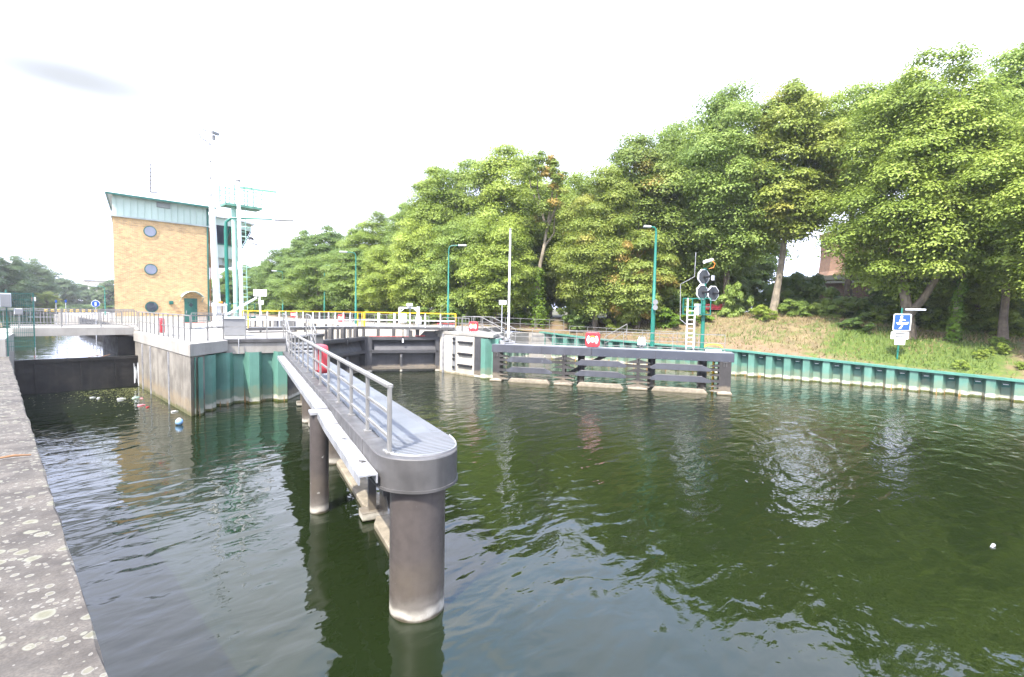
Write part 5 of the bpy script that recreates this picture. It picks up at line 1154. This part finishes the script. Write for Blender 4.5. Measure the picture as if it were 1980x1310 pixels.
# ------------------------------------------------------------------ foliage
def leaf_mesh(name, cl_c, cl_r, per, lsize, flat=.62, droop=.36, seed=1):
    """many leaf faces spread over clumps; cl_c centres (n,3), cl_r radii"""
    r = np.random.default_rng(seed); n = len(cl_c); idx = np.repeat(np.arange(n), per); N_ = len(idx)
    d = r.normal(size=(N_, 3)); d /= np.linalg.norm(d, axis=1)[:, None]; d[:, 2] = np.where(r.random(N_) < .72, np.abs(d[:, 2]), d[:, 2])
    rad = r.random(N_)**.4*np.where(r.random(N_) < .10, 1.35, 1.0); off = d*rad[:, None]*cl_r[idx][:, None]; rho2 = (off[:, 0]**2+off[:, 1]**2)/cl_r[idx]**2
    an = r.random(n)*6.28; sa = .72+.7*r.random(n); ux, uy = np.cos(an)[idx], np.sin(an)[idx]; k1 = (off[:, 0]*ux+off[:, 1]*uy)*(sa[idx]-1)
    off[:, 0] += ux*k1; off[:, 1] += uy*k1                     # no two clumps the same shape
    off[:, 2] = off[:, 2]*flat*(.7+.6*r.random(n))[idx]-droop*rho2*cl_r[idx]*.6
    # leaves gather on short twigs inside the clump
    c = cl_c[idx]+off
    nrm = d*.95+np.array([0, 0, .6])+r.normal(size=(N_, 3))*.22; nrm /= np.linalg.norm(nrm, axis=1)[:, None]
    t = r.normal(size=(N_, 3)); t -= nrm*(t*nrm).sum(1)[:, None]; t /= np.linalg.norm(t, axis=1)[:, None]; b = np.cross(nrm, t)
    s = lsize*(.6+.8*r.random(N_)); L_ = t*s[:, None]*.5; W_ = b*s[:, None]*.34
    v = np.stack([c-L_, c+W_-nrm*s[:, None]*.06, c+L_-nrm*s[:, None]*.12, c-W_-nrm*s[:, None]*.06], 1).reshape(-1, 3)
    me = bpy.data.meshes.new(name); me.vertices.add(N_*4); me.vertices.foreach_set('co', v.astype(np.float32).ravel())
    me.loops.add(N_*4); me.loops.foreach_set('vertex_index', np.arange(N_*4, dtype=np.int32))
    me.polygons.add(N_); me.polygons.foreach_set('loop_start', np.arange(0, N_*4, 4, dtype=np.int32)); me.polygons.foreach_set('loop_total', np.full(N_, 4, dtype=np.int32))
    a = me.attributes.new('rnd', 'FLOAT', 'FACE'); a.data.foreach_set('value', r.random(N_).astype(np.float32))
    cv = r.random(n); a = me.attributes.new('clu', 'FLOAT', 'FACE'); a.data.foreach_set('value', cv[idx].astype(np.float32))
    me.update(calc_edges=True); me.validate(); return me
def crown_clumps(w_, h_, n, seed, shell=.5, top=.42):
    """clump centres in an uneven egg-shaped envelope, z from 0 to h"""
    r = np.random.default_rng(seed); lob = r.normal(size=(9, 3)); lob /= np.linalg.norm(lob, axis=1)[:, None]; la = r.random(9)*.34-.08
    out = []; rad = []
    while len(out) < n:
        d = r.normal(size=3); d /= np.linalg.norm(d); k = shell+(1-shell)*r.random()**.6
        e = .80+sum(a*max(0, d@l_)**3 for a, l_ in zip(la, lob)); z = top+d[2]*(1-top if d[2] > 0 else top)*min(1, e+.1)*k
        prof = 1.0 if d[2] < 0 else 1-.12*d[2]
        p = np.array([d[0]*w_/2*k*e*prof, d[1]*w_/2*k*e*prof, z*h_])
        rc = (.085+.06*r.random())*math.sqrt(w_*h_)*(1.0 if k > .6 else 1.2)
        if all(np.linalg.norm((p-q_)*np.array([1, 1, 1.2])) > rc*.62 for q_ in out): out.append(p); rad.append(rc)
        elif r.random() < .02: out.append(p); rad.append(rc)
    return np.array(out), np.array(rad)
CR = []
for i, (w_, h_, n_, per, ls) in enumerate(((8.4, 15.5, 175, 820, .155), (8.8, 14.0, 165, 820, .155), (7.4, 16.0, 165, 820, .155), (8.4, 9.5, 130, 720, .15), (7.2, 8.2, 120, 720, .15), (6.0, 5.0, 90, 600, .145), (6.8, 9.8, 125, 720, .15))):
    cc, cr_ = crown_clumps(w_, h_, n_, 30+i, .45, .45 if h_ > 12 else .42); CR.append((w_, h_, leaf_mesh('crown', cc, cr_*1.04, per, ls, seed=60+i), cc))
def trunk_mesh(h, r0, w_, seed, lean=(0, 0), limbs=7, fork=None):
    rr = random.Random(seed); b = MB(); pts = []; rad = []; n_ = 7; x = y = 0
    for i in range(n_+1):
        t = i/n_; x += lean[0]/n_+rr.uniform(-.10, .10); y += lean[1]/n_+rr.uniform(-.10, .10)
        pts.append(Vector((x, y, -.3+(h+.3)*t))); rad.append(r0*(1.25 if i == 0 else 1-.72*t))
    b.tube(pts, rad, 9)
    for k in range(limbs):
        i = rr.randint(2, n_-1); p = pts[i]; a = rr.uniform(0, 6.28); ln = w_*.42*rr.uniform(.6, 1.0); rise = rr.uniform(.5, 1.3)*ln*.8
        q1 = p+Vector((math.cos(a)*ln*.4, math.sin(a)*ln*.4, rise*.5)); q2 = p+Vector((math.cos(a+.2)*ln, math.sin(a+.2)*ln, rise))
        b.tube([p, q1, q2], [rad[i]*.55, rad[i]*.36, rad[i]*.1], 6)
        for j in (-.5, .5):
            q3 = q1+Vector((math.cos(a+j*1.6)*ln*.45, math.sin(a+j*1.6)*ln*.45, rise*.4)); b.tube([q1, q3], [rad[i]*.28, rad[i]*.06], 5)
    return b
def tree(x, y, top, bot, w_, st, label, group=None, name='tree', trunk=True, seed=None, r0=None, bark=None, lean=(0, 0)):
    g = ground_z(x, y) if x > 22 else 2.2; seed = seed if seed is not None else int(x*13+y*7)
    rt_ = empty(name, (x, y, g), label, 'tree', group); h = top-bot
    asp = h/w_; c = min(CR, key=lambda q_: abs(math.log((q_[1]/q_[0])/asp))+.25*abs(math.log(q_[1]/h))+.12*((seed*37+int(q_[0]*10)*17) % 7)/7)
    o = bpy.data.objects.new('crown', c[2]); sc.collection.objects.link(o); o.parent = rt_; o.location = (lean[0]*.8, lean[1]*.8, bot-g)
    o.scale = (w_/c[0], w_/c[0], h/c[1]); o.rotation_euler = (0, 0, (seed*1.7) % 6.28)
    if not c[2].materials: c[2].materials.append(LM[st])
    o.material_slots[0].link = 'OBJECT'; o.material_slots[0].material = LM[st]
    if trunk:
        tb = trunk_mesh((bot-g)+h*.72, r0 or max(.16, w_*.032), w_, seed, lean); tb.v = [(v[0]+x, v[1]+y, v[2]+g) for v in tb.v]; tb.build('trunk', bark or m_bark, rt_, smooth=True)
    return rt_
WOOD = 'trees of the second row in the wood behind the bank'
BK = 'dark green tree standing in the second row of the wood behind the bank'
TT = [
(48.2, 8.7, 22.7, 12.2, 9.7, 'b', 'tall bright green tree over the gap that shows the old brick tower', None),
(47.0, -.2, 22.5, 4.6, 9.0, 'm', 'tallest loose mid green tree rising behind the forked tree at the right edge', None),
(41.5, -.4, 15.6, 5.4, 7.4, 'b', 'bright green tree with low drooping boughs behind the ivy clad trunk on the bank', None),
(38.9, -3.0, 16.5, 4.6, 8.0, 'b', 'bright green tree cut off by the right edge of the picture', None),
(43.0, 16.4, 22.8, 7.0, 9.4, 'm', 'tall grey green tree behind the octagonal signal lights', None),
(45.0, 21.7, 21.6, 4.6, 10.3, 'm', 'broad mid green tree behind the tall lamp post with loudspeakers', None),
(40.5, 23.8, 19.4, 3.8, 9.9, 'o', 'tree with rusty orange leaf clusters left of the tall loudspeaker lamp', None),
(35.4, 24.4, 15.8, 3.4, 7.4, 'y', 'yellow green tree with low boughs just right of the ivy clad dying tree', None),
(43.0, 32.7, 18.4, 4.2, 8.3, 'b', 'bright green tree peeping out behind the dying tree', None),
(37.2, 36.3, 20.4, 4.0, 11.0, 'b', 'highest rounded tree above the flagpole', None),
(35.8, 40.4, 19.5, 4.0, 9.4, 'm', 'tall mid green tree left of the flagpole tree', None),
(31.7, 41.2, 18.5, 3.9, 8.0, 'b', 'tall bright tree where the skyline of the wood drops to the left', None),
(32.6, 47.9, 15.9, 3.8, 6.2, 'm', 'narrow tree just left of the skyline step behind the first lamp post', None),
(32.3, 52.9, 15.5, 3.8, 5.9, 'b', 'bright pointed tree behind the gate walkway', None),
(31.0, 56.0, 14.0, 3.7, 6.6, 'm', 'mid green tree above the second lamp post', None),
(30.9, 62.8, 14.3, 3.9, 7.5, 'd', 'rounded dark tree above the third lamp post', None),
(30.7, 69.5, 14.4, 3.9, 7.6, 'd', 'dark tree between the third and the farthest lamp post', None),
(31.3, 78.0, 13.4, 3.8, 7.9, 'd', 'dark tree above the farthest lamp post', None),
(32.7, 90.2, 11.5, 3.7, 8.0, 'd', 'small dark tree right of the white sign near the tower', None),
(34.7, 104.4, 11.9, 4.1, 8.0, 'd', 'distant dark tree seen past the control cabin of the tower', None),
(34.8, 112.8, 11.5, 4.1, 7.5, 'd', 'distant dark tree seen behind the white camera pole', None),
(27.6, 96.1, 9.3, 4.0, 6.3, 'd', 'distant dark tree seen behind the crane mast cab', None),
(31.4, 32.2, 12.7, 3.3, 7.9, 'b', 'lower bright leafy tree directly behind the flagpole', None),
(30.3, 35.9, 12.5, 3.2, 7.2, 'm', 'lower mid green tree behind the first lamp post by the yellow handrail', None),
(28.7, 39.7, 12.5, 3.3, 7.5, 'b', 'lower bright tree behind the white portal frame', None),
(28.0, 45.0, 10.7, 3.3, 6.4, 'b', 'lower bright tree right of the second lamp post', None),
(27.0, 50.2, 10.5, 3.3, 6.7, 'm', 'lower mid green tree left of the second lamp post', None),
(26.9, 58.1, 10.3, 3.3, 7.4, 'm', 'lower tree with fresh leaves behind the third lamp post', None),
(27.9, 68.6, 10.1, 3.3, 6.6, 'd', 'lower dark tree behind the farthest lamp post', None),
(36.8, 21.2, 10.9, 3.0, 6.3, 'o', 'low tree with yellowing and brown leaves behind the red life buoy on the fender', None),
(34.9, 32.4, 10.3, 3.5, 4.4, 'd', 'small dark tree left of the ivy clad trunk', None),
(1.0, 72.0, 8.8, 3.1, 5.0, 'g', 'leafy tree at the left edge behind the mesh fence', None),
(3.5, 87.9, 9.6, 2.9, 5.3, 'g', 'rounded tree on the far left bank right of the mesh fence', None),
(7.6, 111.7, 8.6, 2.6, 6.7, 'g', 'hazy tree in the middle of the far left row', None),
(-1.5, 70.0, 8.9, 3.1, 4.6, 'g', 'tree outside the left edge overhanging the mesh fence', None),
(11.5, 127.5, 7.5, 2.5, 6.3, 'g', 'low hazy tree in front of the pale house', None),
(13.2, 103.2, 7.6, 3.0, 4.8, 'g', 'tree touching the left edge of the brick tower', None),
(4.1, 73.9, 5.0, 2.2, 3.0, 'y', 'low bright bushy tree on the left bank above the bridge railing', None),
]
for t in TT:
    t = list(t)
    if t[0] < 14 and t[1] > 60:          # far left bank lies well beyond the barrier
        t[0] *= 2; t[1] *= 2; t[2] = 4+(t[2]-4)*2; t[3] = max(1.9, 4+(t[3]-4)*2); t[4] *= 2.1
    tree(*t[:6], t[6], t[7])
for t in ((47.6, 39.7, 20.1, 4.1, 14.0), (50.4, 32.6, 20.4, 4.3, 12.2), (55.3, 28.0, 22.4, 4.4, 13.4), (57.8, 22.3, 24.2, 5.1, 13.0), (58.0, -.1, 21.4, 4.8, 8.0), (55.9, -3.7, 19.8, 4.8, 6.8), (54.5, 21.0, 15.9, 4.2, 7.5),
          (52.2, 25.2, 13.9, 3.8, 11.4), (55.9, 2.4, 12.0, 3.9, 6.5), (52.0, -1.6, 9.6, 3.2, 5.2), (45.1, 33.2, 12.7, 3.6, 11.5), (42.5, 44, 14, 3.6, 10), (40, 55, 12, 3.6, 10), (38, 66, 11, 3.6, 10)):
    tree(*t, 'd', BK, WOOD)
for t in ((45.6, 1.0, 9.0, 2.9, 5.2, 'b', 'young bright tree in the shade behind the ivy clad straight trunk'), (46.0, -3.2, 9.0, 2.9, 5.4, 'm', 'young tree in the shade at the right edge behind the bank'),
          (46.5, 18.4, 10.0, 3.6, 5.0, 'm', 'young tree behind the red bench'), (43.6, 20.8, 10.0, 3.2, 5.2, 'b', 'young bright tree behind the ivy mound on the bank'), (41.2, 23.4, 9.0, 3.0, 5.0, 'm', 'young tree under the rusty orange tree'),
          (47.0, 5.2, 8.0, 3.0, 4.2, 'd', 'young dark tree behind the forked trunk')): tree(*t)
# B: pale trunk with yellowish crown; A's neighbour
tree(43.2, 12.9, 22.0, 9.2, 8.4, 'y', 'tall yellow green tree with a pale trunk right of the signal lights', r0=.30, bark=m_barkp, lean=(.1, -.8))
# ---- forked tree on the bank
def big_fork():
    x, y = 40.3, 3.9; g = ground_z(x, y); rt_ = empty('tree', (x, y, g), 'large bright green tree with a forked grey trunk behind the rowing sign', 'tree')
    b = MB(); b.tube([(x, y, g-.3), (x-.02, y+.05, g+.8), (x-.1, y+.2, g+1.9), (x-.1, y+.55, g+4.0), (x+.2, y+.4, g+8)], [.46, .34, .30, .24, .12], 10)
    b.tube([(x-.03, y+.1, g+1.4), (x+.0, y-.55, g+2.4), (x+.1, y-1.25, g+4.0), (x+.3, y-1.5, g+7)], [.26, .22, .19, .09], 9)
    for a in range(9):
        an_ = a*.7; p = Vector((x, y+.2, g+3.6+a*.7)); b.tube([p, p+Vector((math.cos(an_)*1.6, math.sin(an_)*1.6, .9)), p+Vector((math.cos(an_+.2)*3.4, math.sin(an_+.2)*3.4, 1.3))], [.11, .07, .02], 6)
    b.build('trunk', m_bark, rt_, smooth=True)
    cc, cr_ = crown_clumps(9.4, 15.0, 210, 91, .42, .40); me = leaf_mesh('crown', cc, cr_*1.0, 820, .155, seed=92, droop=.5); me.materials.append(LM['b'])
    o = bpy.data.objects.new('crown', me); sc.collection.objects.link(o); o.parent = rt_; o.location = (.2, -.1, 5.55-g)
big_fork()
# ---- ivy clad trunks
def ivy_sleeve(pts, r0, r1, n, seed, size=.16):
    r = np.random.default_rng(seed); P_ = np.array([tuple(p) for p in pts]); k = 26; cc = []; cr_ = []
    for i in range(k):
        t = i/(k-1)*(len(P_)-1); j = min(int(t), len(P_)-2); c = P_[j]+(P_[j+1]-P_[j])*(t-j); rr = r0+(r1-r0)*i/(k-1)
        a = r.random()*6.28; cc.append(c+np.array([math.cos(a)*rr*.4, math.sin(a)*rr*.4, 0])); cr_.append(rr*(.9+.5*r.random()))
    return leaf_mesh('ivy', np.array(cc), np.array(cr_), n, size, flat=1.1, droop=.1, seed=seed)
def ivy_tree(x, y, pts, r0, iv, label, crown=None, bark=m_barkp, limbs=()):
    g = ground_z(x, y); rt_ = empty('tree', (x, y, g), label, 'tree')
    b = MB(); b.tube([(x+p[0], y+p[1], g+p[2]) for p in pts], [r0*(1-.75*i/(len(pts)-1)) for i in range(len(pts))], 9)
    for l_ in limbs: b.tube([(x+p[0], y+p[1], g+p[2]) for p in l_], [r0*.5*(1-.85*i/(len(l_)-1)) for i in range(len(l_))], 7)
    b.build('trunk', bark, rt_, smooth=True)
    me = ivy_sleeve([(p[0], p[1], p[2]) for p in iv[0]], iv[1], iv[2], 150, int(x*3)); me.materials.append(LM['i']); o = bpy.data.objects.new('ivy', me); sc.collection.objects.link(o); o.parent = rt_
    if crown:
        w_, h_, z, n_, st = crown; cc, cr_ = crown_clumps(w_, h_, n_, int(y*5), .5, .55); me = leaf_mesh('crown', cc, cr_*.85, 220, .17, seed=int(x)); me.materials.append(LM[st])
        o = bpy.data.objects.new('crown', me); sc.collection.objects.link(o); o.parent = rt_; o.location = (0, 0, z)
    return rt_
hl = Vector((.69, -.72, 0))
ivy_tree(33.6, 29.4, [(0, 0, -.3), (.02, 0, 2), (.1, -.1, 5), (.35, -.4, 7.0), (.5, -.55, 8.6), (.75, -.8, 11), (.9, -.95, 14)], .23, ([(0, 0, 0), (.02, 0, 2), (.1, -.1, 5)], .95, .34),
         'dying tree with bare pale forked limbs and an ivy wrapped trunk', (5.6, 7.2, 8.6, 60, 'o'), m_barkp,
         [[(.5, -.55, 8.4), (.2, -.2, 10), (-.1, .1, 12), (-.2, .2, 15)], [(.5, -.55, 8.6), (1.0, -1.05, 10.3), (1.15, -1.2, 13), (1.2, -1.25, 15.5)], [(.35, -.4, 7.0), (.95, -1.0, 8.2), (.95, -1.0, 10)], [(.2, -.2, 10), (-.5, .5, 12), (-.8, .8, 14.2)]])
ivy_tree(40.3, 1.75, [(0, 0, -.3), (0, 0, 1.5), (.05, -.15, 3.4), (.1, -.3, 6), (.2, -.2, 10)], .22, ([(0, 0, 0), (0, 0, 1.5), (.05, -.15, 3.6)], .30, .24), 'tree with an ivy green straight trunk right of the forked tree', (6.4, 9.6, 4.2, 80, 'b'), m_bark)
# ---- bushes
BC, BR = crown_clumps(2.2, 1.5, 26, 5, .3, .42); bush_me = [leaf_mesh('foliage', BC, BR*1.15, 330, .09, seed=8)]
BC, BR = crown_clumps(2.6, 1.3, 30, 6, .3, .42); bush_me.append(leaf_mesh('foliage', BC, BR*1.15, 330, .095, seed=9))
for me in bush_me: me.materials.append(LM['m'])
def bush(x, y, s, st, label, sz=None, group=None):
    g = ground_z(x, y) if x > 22 else 2.2; o = bpy.data.objects.new('bush', bush_me[int(x*10) % 2]); sc.collection.objects.link(o); o.location = (x, y, g-.12*s); o.scale = (s, s, sz or s); o.rotation_euler = (0, 0, x*2.1)
    props(o, label, 'bush', group); o.material_slots[0].link = 'OBJECT'; o.material_slots[0].material = LM[st]; return o
for x, y, s, st, lb, sz in (
 (40.6, 14.9, 1.25, 'm', 'upright dark ivy covered bush at the foot of the tall tree right of the bench', 2.1),
 (40.0, 12.4, 1.15, 'b', 'spreading light green shrub at the top of the straw coloured bank', .9),
 (42.6, 11.0, 1.5, 'm', 'wide green shrub right of the pale trunk', 1.1),
 (44.0, 8.8, 1.7, 'm', 'hedge like shrub below the brick retaining wall', 1.4),
 (45.0, 6.6, 1.6, 'd', 'dark hedge shrub left of the forked tree', 1.3),
 (40.2, 6.6, 1.15, 'd', 'low dark juniper like bush in the dry grass left of the rowing sign', .75),
 (47.0, 3.0, 1.9, 'd', 'dark undergrowth shrub behind the forked trunk', 1.5), (44.5, .6, 1.3, 'm', 'green shrub between the forked tree and the ivy clad trunk', 1.0),
 (44.0, -2.2, 1.5, 'b', 'bright shrub at the right edge under the trees', 1.1), (39.6, -.2, .55, 'm', 'tiny shrub beside the ivy clad trunk on the right bank', .5),
 (38.6, -.2, .5, 'b', 'small light shrub below the ivy clad trunk', .5), (37.6, .4, .42, 'b', 'small leafy clump in the middle of the green turf', .42),
 (38.8, -1.9, .62, 'm', 'rounded grey green shrub on the bare soil near the right edge', .6), (37.6, -2.2, .5, 'm', 'rounded shrub lower on the bare soil at the right edge', .5),
 (36.6, -1.1, .32, 'b', 'little weed clump on the soil just above the quay', .32), (36.3, 1.3, .36, 'b', 'little bright clump near the quay right of the sign', .36),
 (43.6, 5.6, 1.5, 'b', 'bright leafy shrub left behind the forked trunk', 1.3), (43.0, -.9, 1.4, 'b', 'bright leafy shrub right behind the ivy clad straight trunk', 1.3), (44.2, 2.7, 1.5, 'b', 'bright leafy shrub in the gap right of the forked trunk', 1.5), (42.6, -3.6, 1.5, 'b', 'bright leafy shrub cut by the right edge above the bare soil', 1.3), (45.0, 10.0, 1.7, 'b', 'bright leafy shrub in front of the brick retaining wall', 1.0),
 (37.2, 18.6, 1.7, 'i', 'mound of bright ivy left of the ladder on the bank', 1.2), (38.3, 17.0, 1.3, 'i', 'smaller ivy mound behind the signal mast', .9),
 (36.0, 22.5, 1.4, 'y', 'yellow green bush behind the red ring buoy', 1.3), (35.2, 25.8, 1.5, 'd', 'dark bush right of the ivy wrapped trunk', 1.5),
 (33.4, 35.6, 1.8, 'd', 'dark shrub filling the gap behind the flagpole', 1.6), (36.6, 32.4, 1.8, 'd', 'dark shrub filling the gap behind the ivy wrapped trunk', 1.7), (38.0, 28.2, 1.8, 'm', 'shrub between the ivy wrapped trunk and the yellow green tree', 1.6), (39.6, 24.6, 1.8, 'd', 'dark shrub under the rusty orange tree', 1.6),
 (33.0, 31.6, 1.6, 'i', 'ivy covered low hedge left of the ivy wrapped trunk', 1.0), (41.5, 20.0, 1.6, 'd', 'dark shrub beneath the tall lamp with loudspeakers', 1.7), (44.5, 17.5, 1.5, 'd', 'dark shrub behind the red bench', 1.6),
 (47.5, 12.5, 1.7, 'd', 'dark shrub filling the shade right of the bench', 1.5), (30.6, 34.6, 1.4, 'd', 'dark shrub at the foot of the lower trees behind the lock', 1.2)):
    bush(x, y, s, st, lb, sz)
GB = 'undergrowth bushes along the foot of the wood'
for i in range(34):
    y = 34+i*1.9; bush(28.2+.9*math.sin(i*2.3)+.03*i, y, 1.35+.3*math.sin(i*1.3), 'dm'[i % 2], 'leafy undergrowth bush at the foot of the wood along the lock', 1.3, GB)
for i in range(12): bush(50+2*math.sin(i*1.9), -6+i*2.0 if not 6 < -6+i*2.0 < 12 else 13+i*.9, 2.7, 'm', 'dark undergrowth bush in the shade of the wood on the bank', 3.0, 'undergrowth bushes in the shade of the bank')
GL = 'bushes on the far left bank'
for i in range(15): bush(-2+i*1.9, 128+i*5.4, 3.2, 'gd'[i % 2], 'leafy bush at the waterline of the far left bank', 1.2, GL)
# ---- grass
def grass():
    r = np.random.default_rng(3); V = []; n = 26000
    ys = r.uniform(-7, 25, n); ds = r.random(n)**.9*9.5; pts = []
    dens = np.array([.9 if 0 < y < 8 else .6 for y in ys])
    v = []; col = []
    for y, d, k in zip(ys, ds, dens):
        if r.random() > k: continue
        if d < .35 and r.random() < .6: continue
        x = quay_x(y)+.4+d; z = ground_z(x, y); green = (math.sin(x*.9+y*.5)*.3+math.sin(y*1.7)*.25+(.75 if -.5 < y < 7.5 and d < 4.5 else -.15)+r.normal()*.3) > .2
        if y < 0 and r.random() < .6: continue
        h = (.10+.16*r.random())*(1.15 if green else .9); a = r.random()*6.28; w_ = .018+.02*r.random(); lx, ly = r.normal()*.09, r.normal()*.09
        c, s_ = math.cos(a)*w_, math.sin(a)*w_
        v += [(x-c, y-s_, z-.02), (x+c, y+s_, z-.02), (x+lx, y+ly, z+h)]; col.append((.75+.2*r.random()) if green else .2*r.random())
    N_ = len(col); me = bpy.data.meshes.new('grass'); me.from_pydata(v, [], [(i*3, i*3+1, i*3+2) for i in range(N_)]); a = me.attributes.new('rnd', 'FLOAT', 'FACE'); a.data.foreach_set('value', col)
    M = bpy.data.materials.new('grass_blades'); M.use_nodes = True; t = M.node_tree; b = t.nodes['Principled BSDF']; b.inputs['Roughness'].default_value = .7
    at = t.nodes.new('ShaderNodeAttribute'); at.attribute_name = 'rnd'; cr_ = t.nodes.new('ShaderNodeValToRGB'); e = cr_.color_ramp.elements; e[0].color = (.19, .14, .065, 1); e[0].position = 0; e[1].color = (.065, .115, .016, 1)
    k = e.new(.3); k.color = (.235, .19, .085, 1); k = e.new(.7); k.color = (.11, .16, .024, 1); t.links.new(at.outputs['Fac'], cr_.inputs[0]); t.links.new(cr_.outputs[0], b.inputs['Base Color']); me.materials.append(M)
    o = bpy.data.objects.new('grass', me); sc.collection.objects.link(o); props(o, 'straw and green grass growing on the bank', 'grass', kind='stuff')
grass()
# ------------------------------------------------------------------ thin summer haze round everything
hz = bpy.data.materials.new('haze'); hz.use_nodes = True; t = hz.node_tree; t.nodes.clear()
ho = t.nodes.new('ShaderNodeOutputMaterial'); hv = t.nodes.new('ShaderNodeVolumePrincipled'); hv.inputs['Color'].default_value = (.95, .97, 1, 1); hv.inputs['Density'].default_value = .0004; hv.inputs['Anisotropy'].default_value = .2
t.links.new(hv.outputs[0], ho.inputs['Volume'])
MB().box((20, 150, 12), (400, 560, 30)).build('haze', hz, kind='stuff')
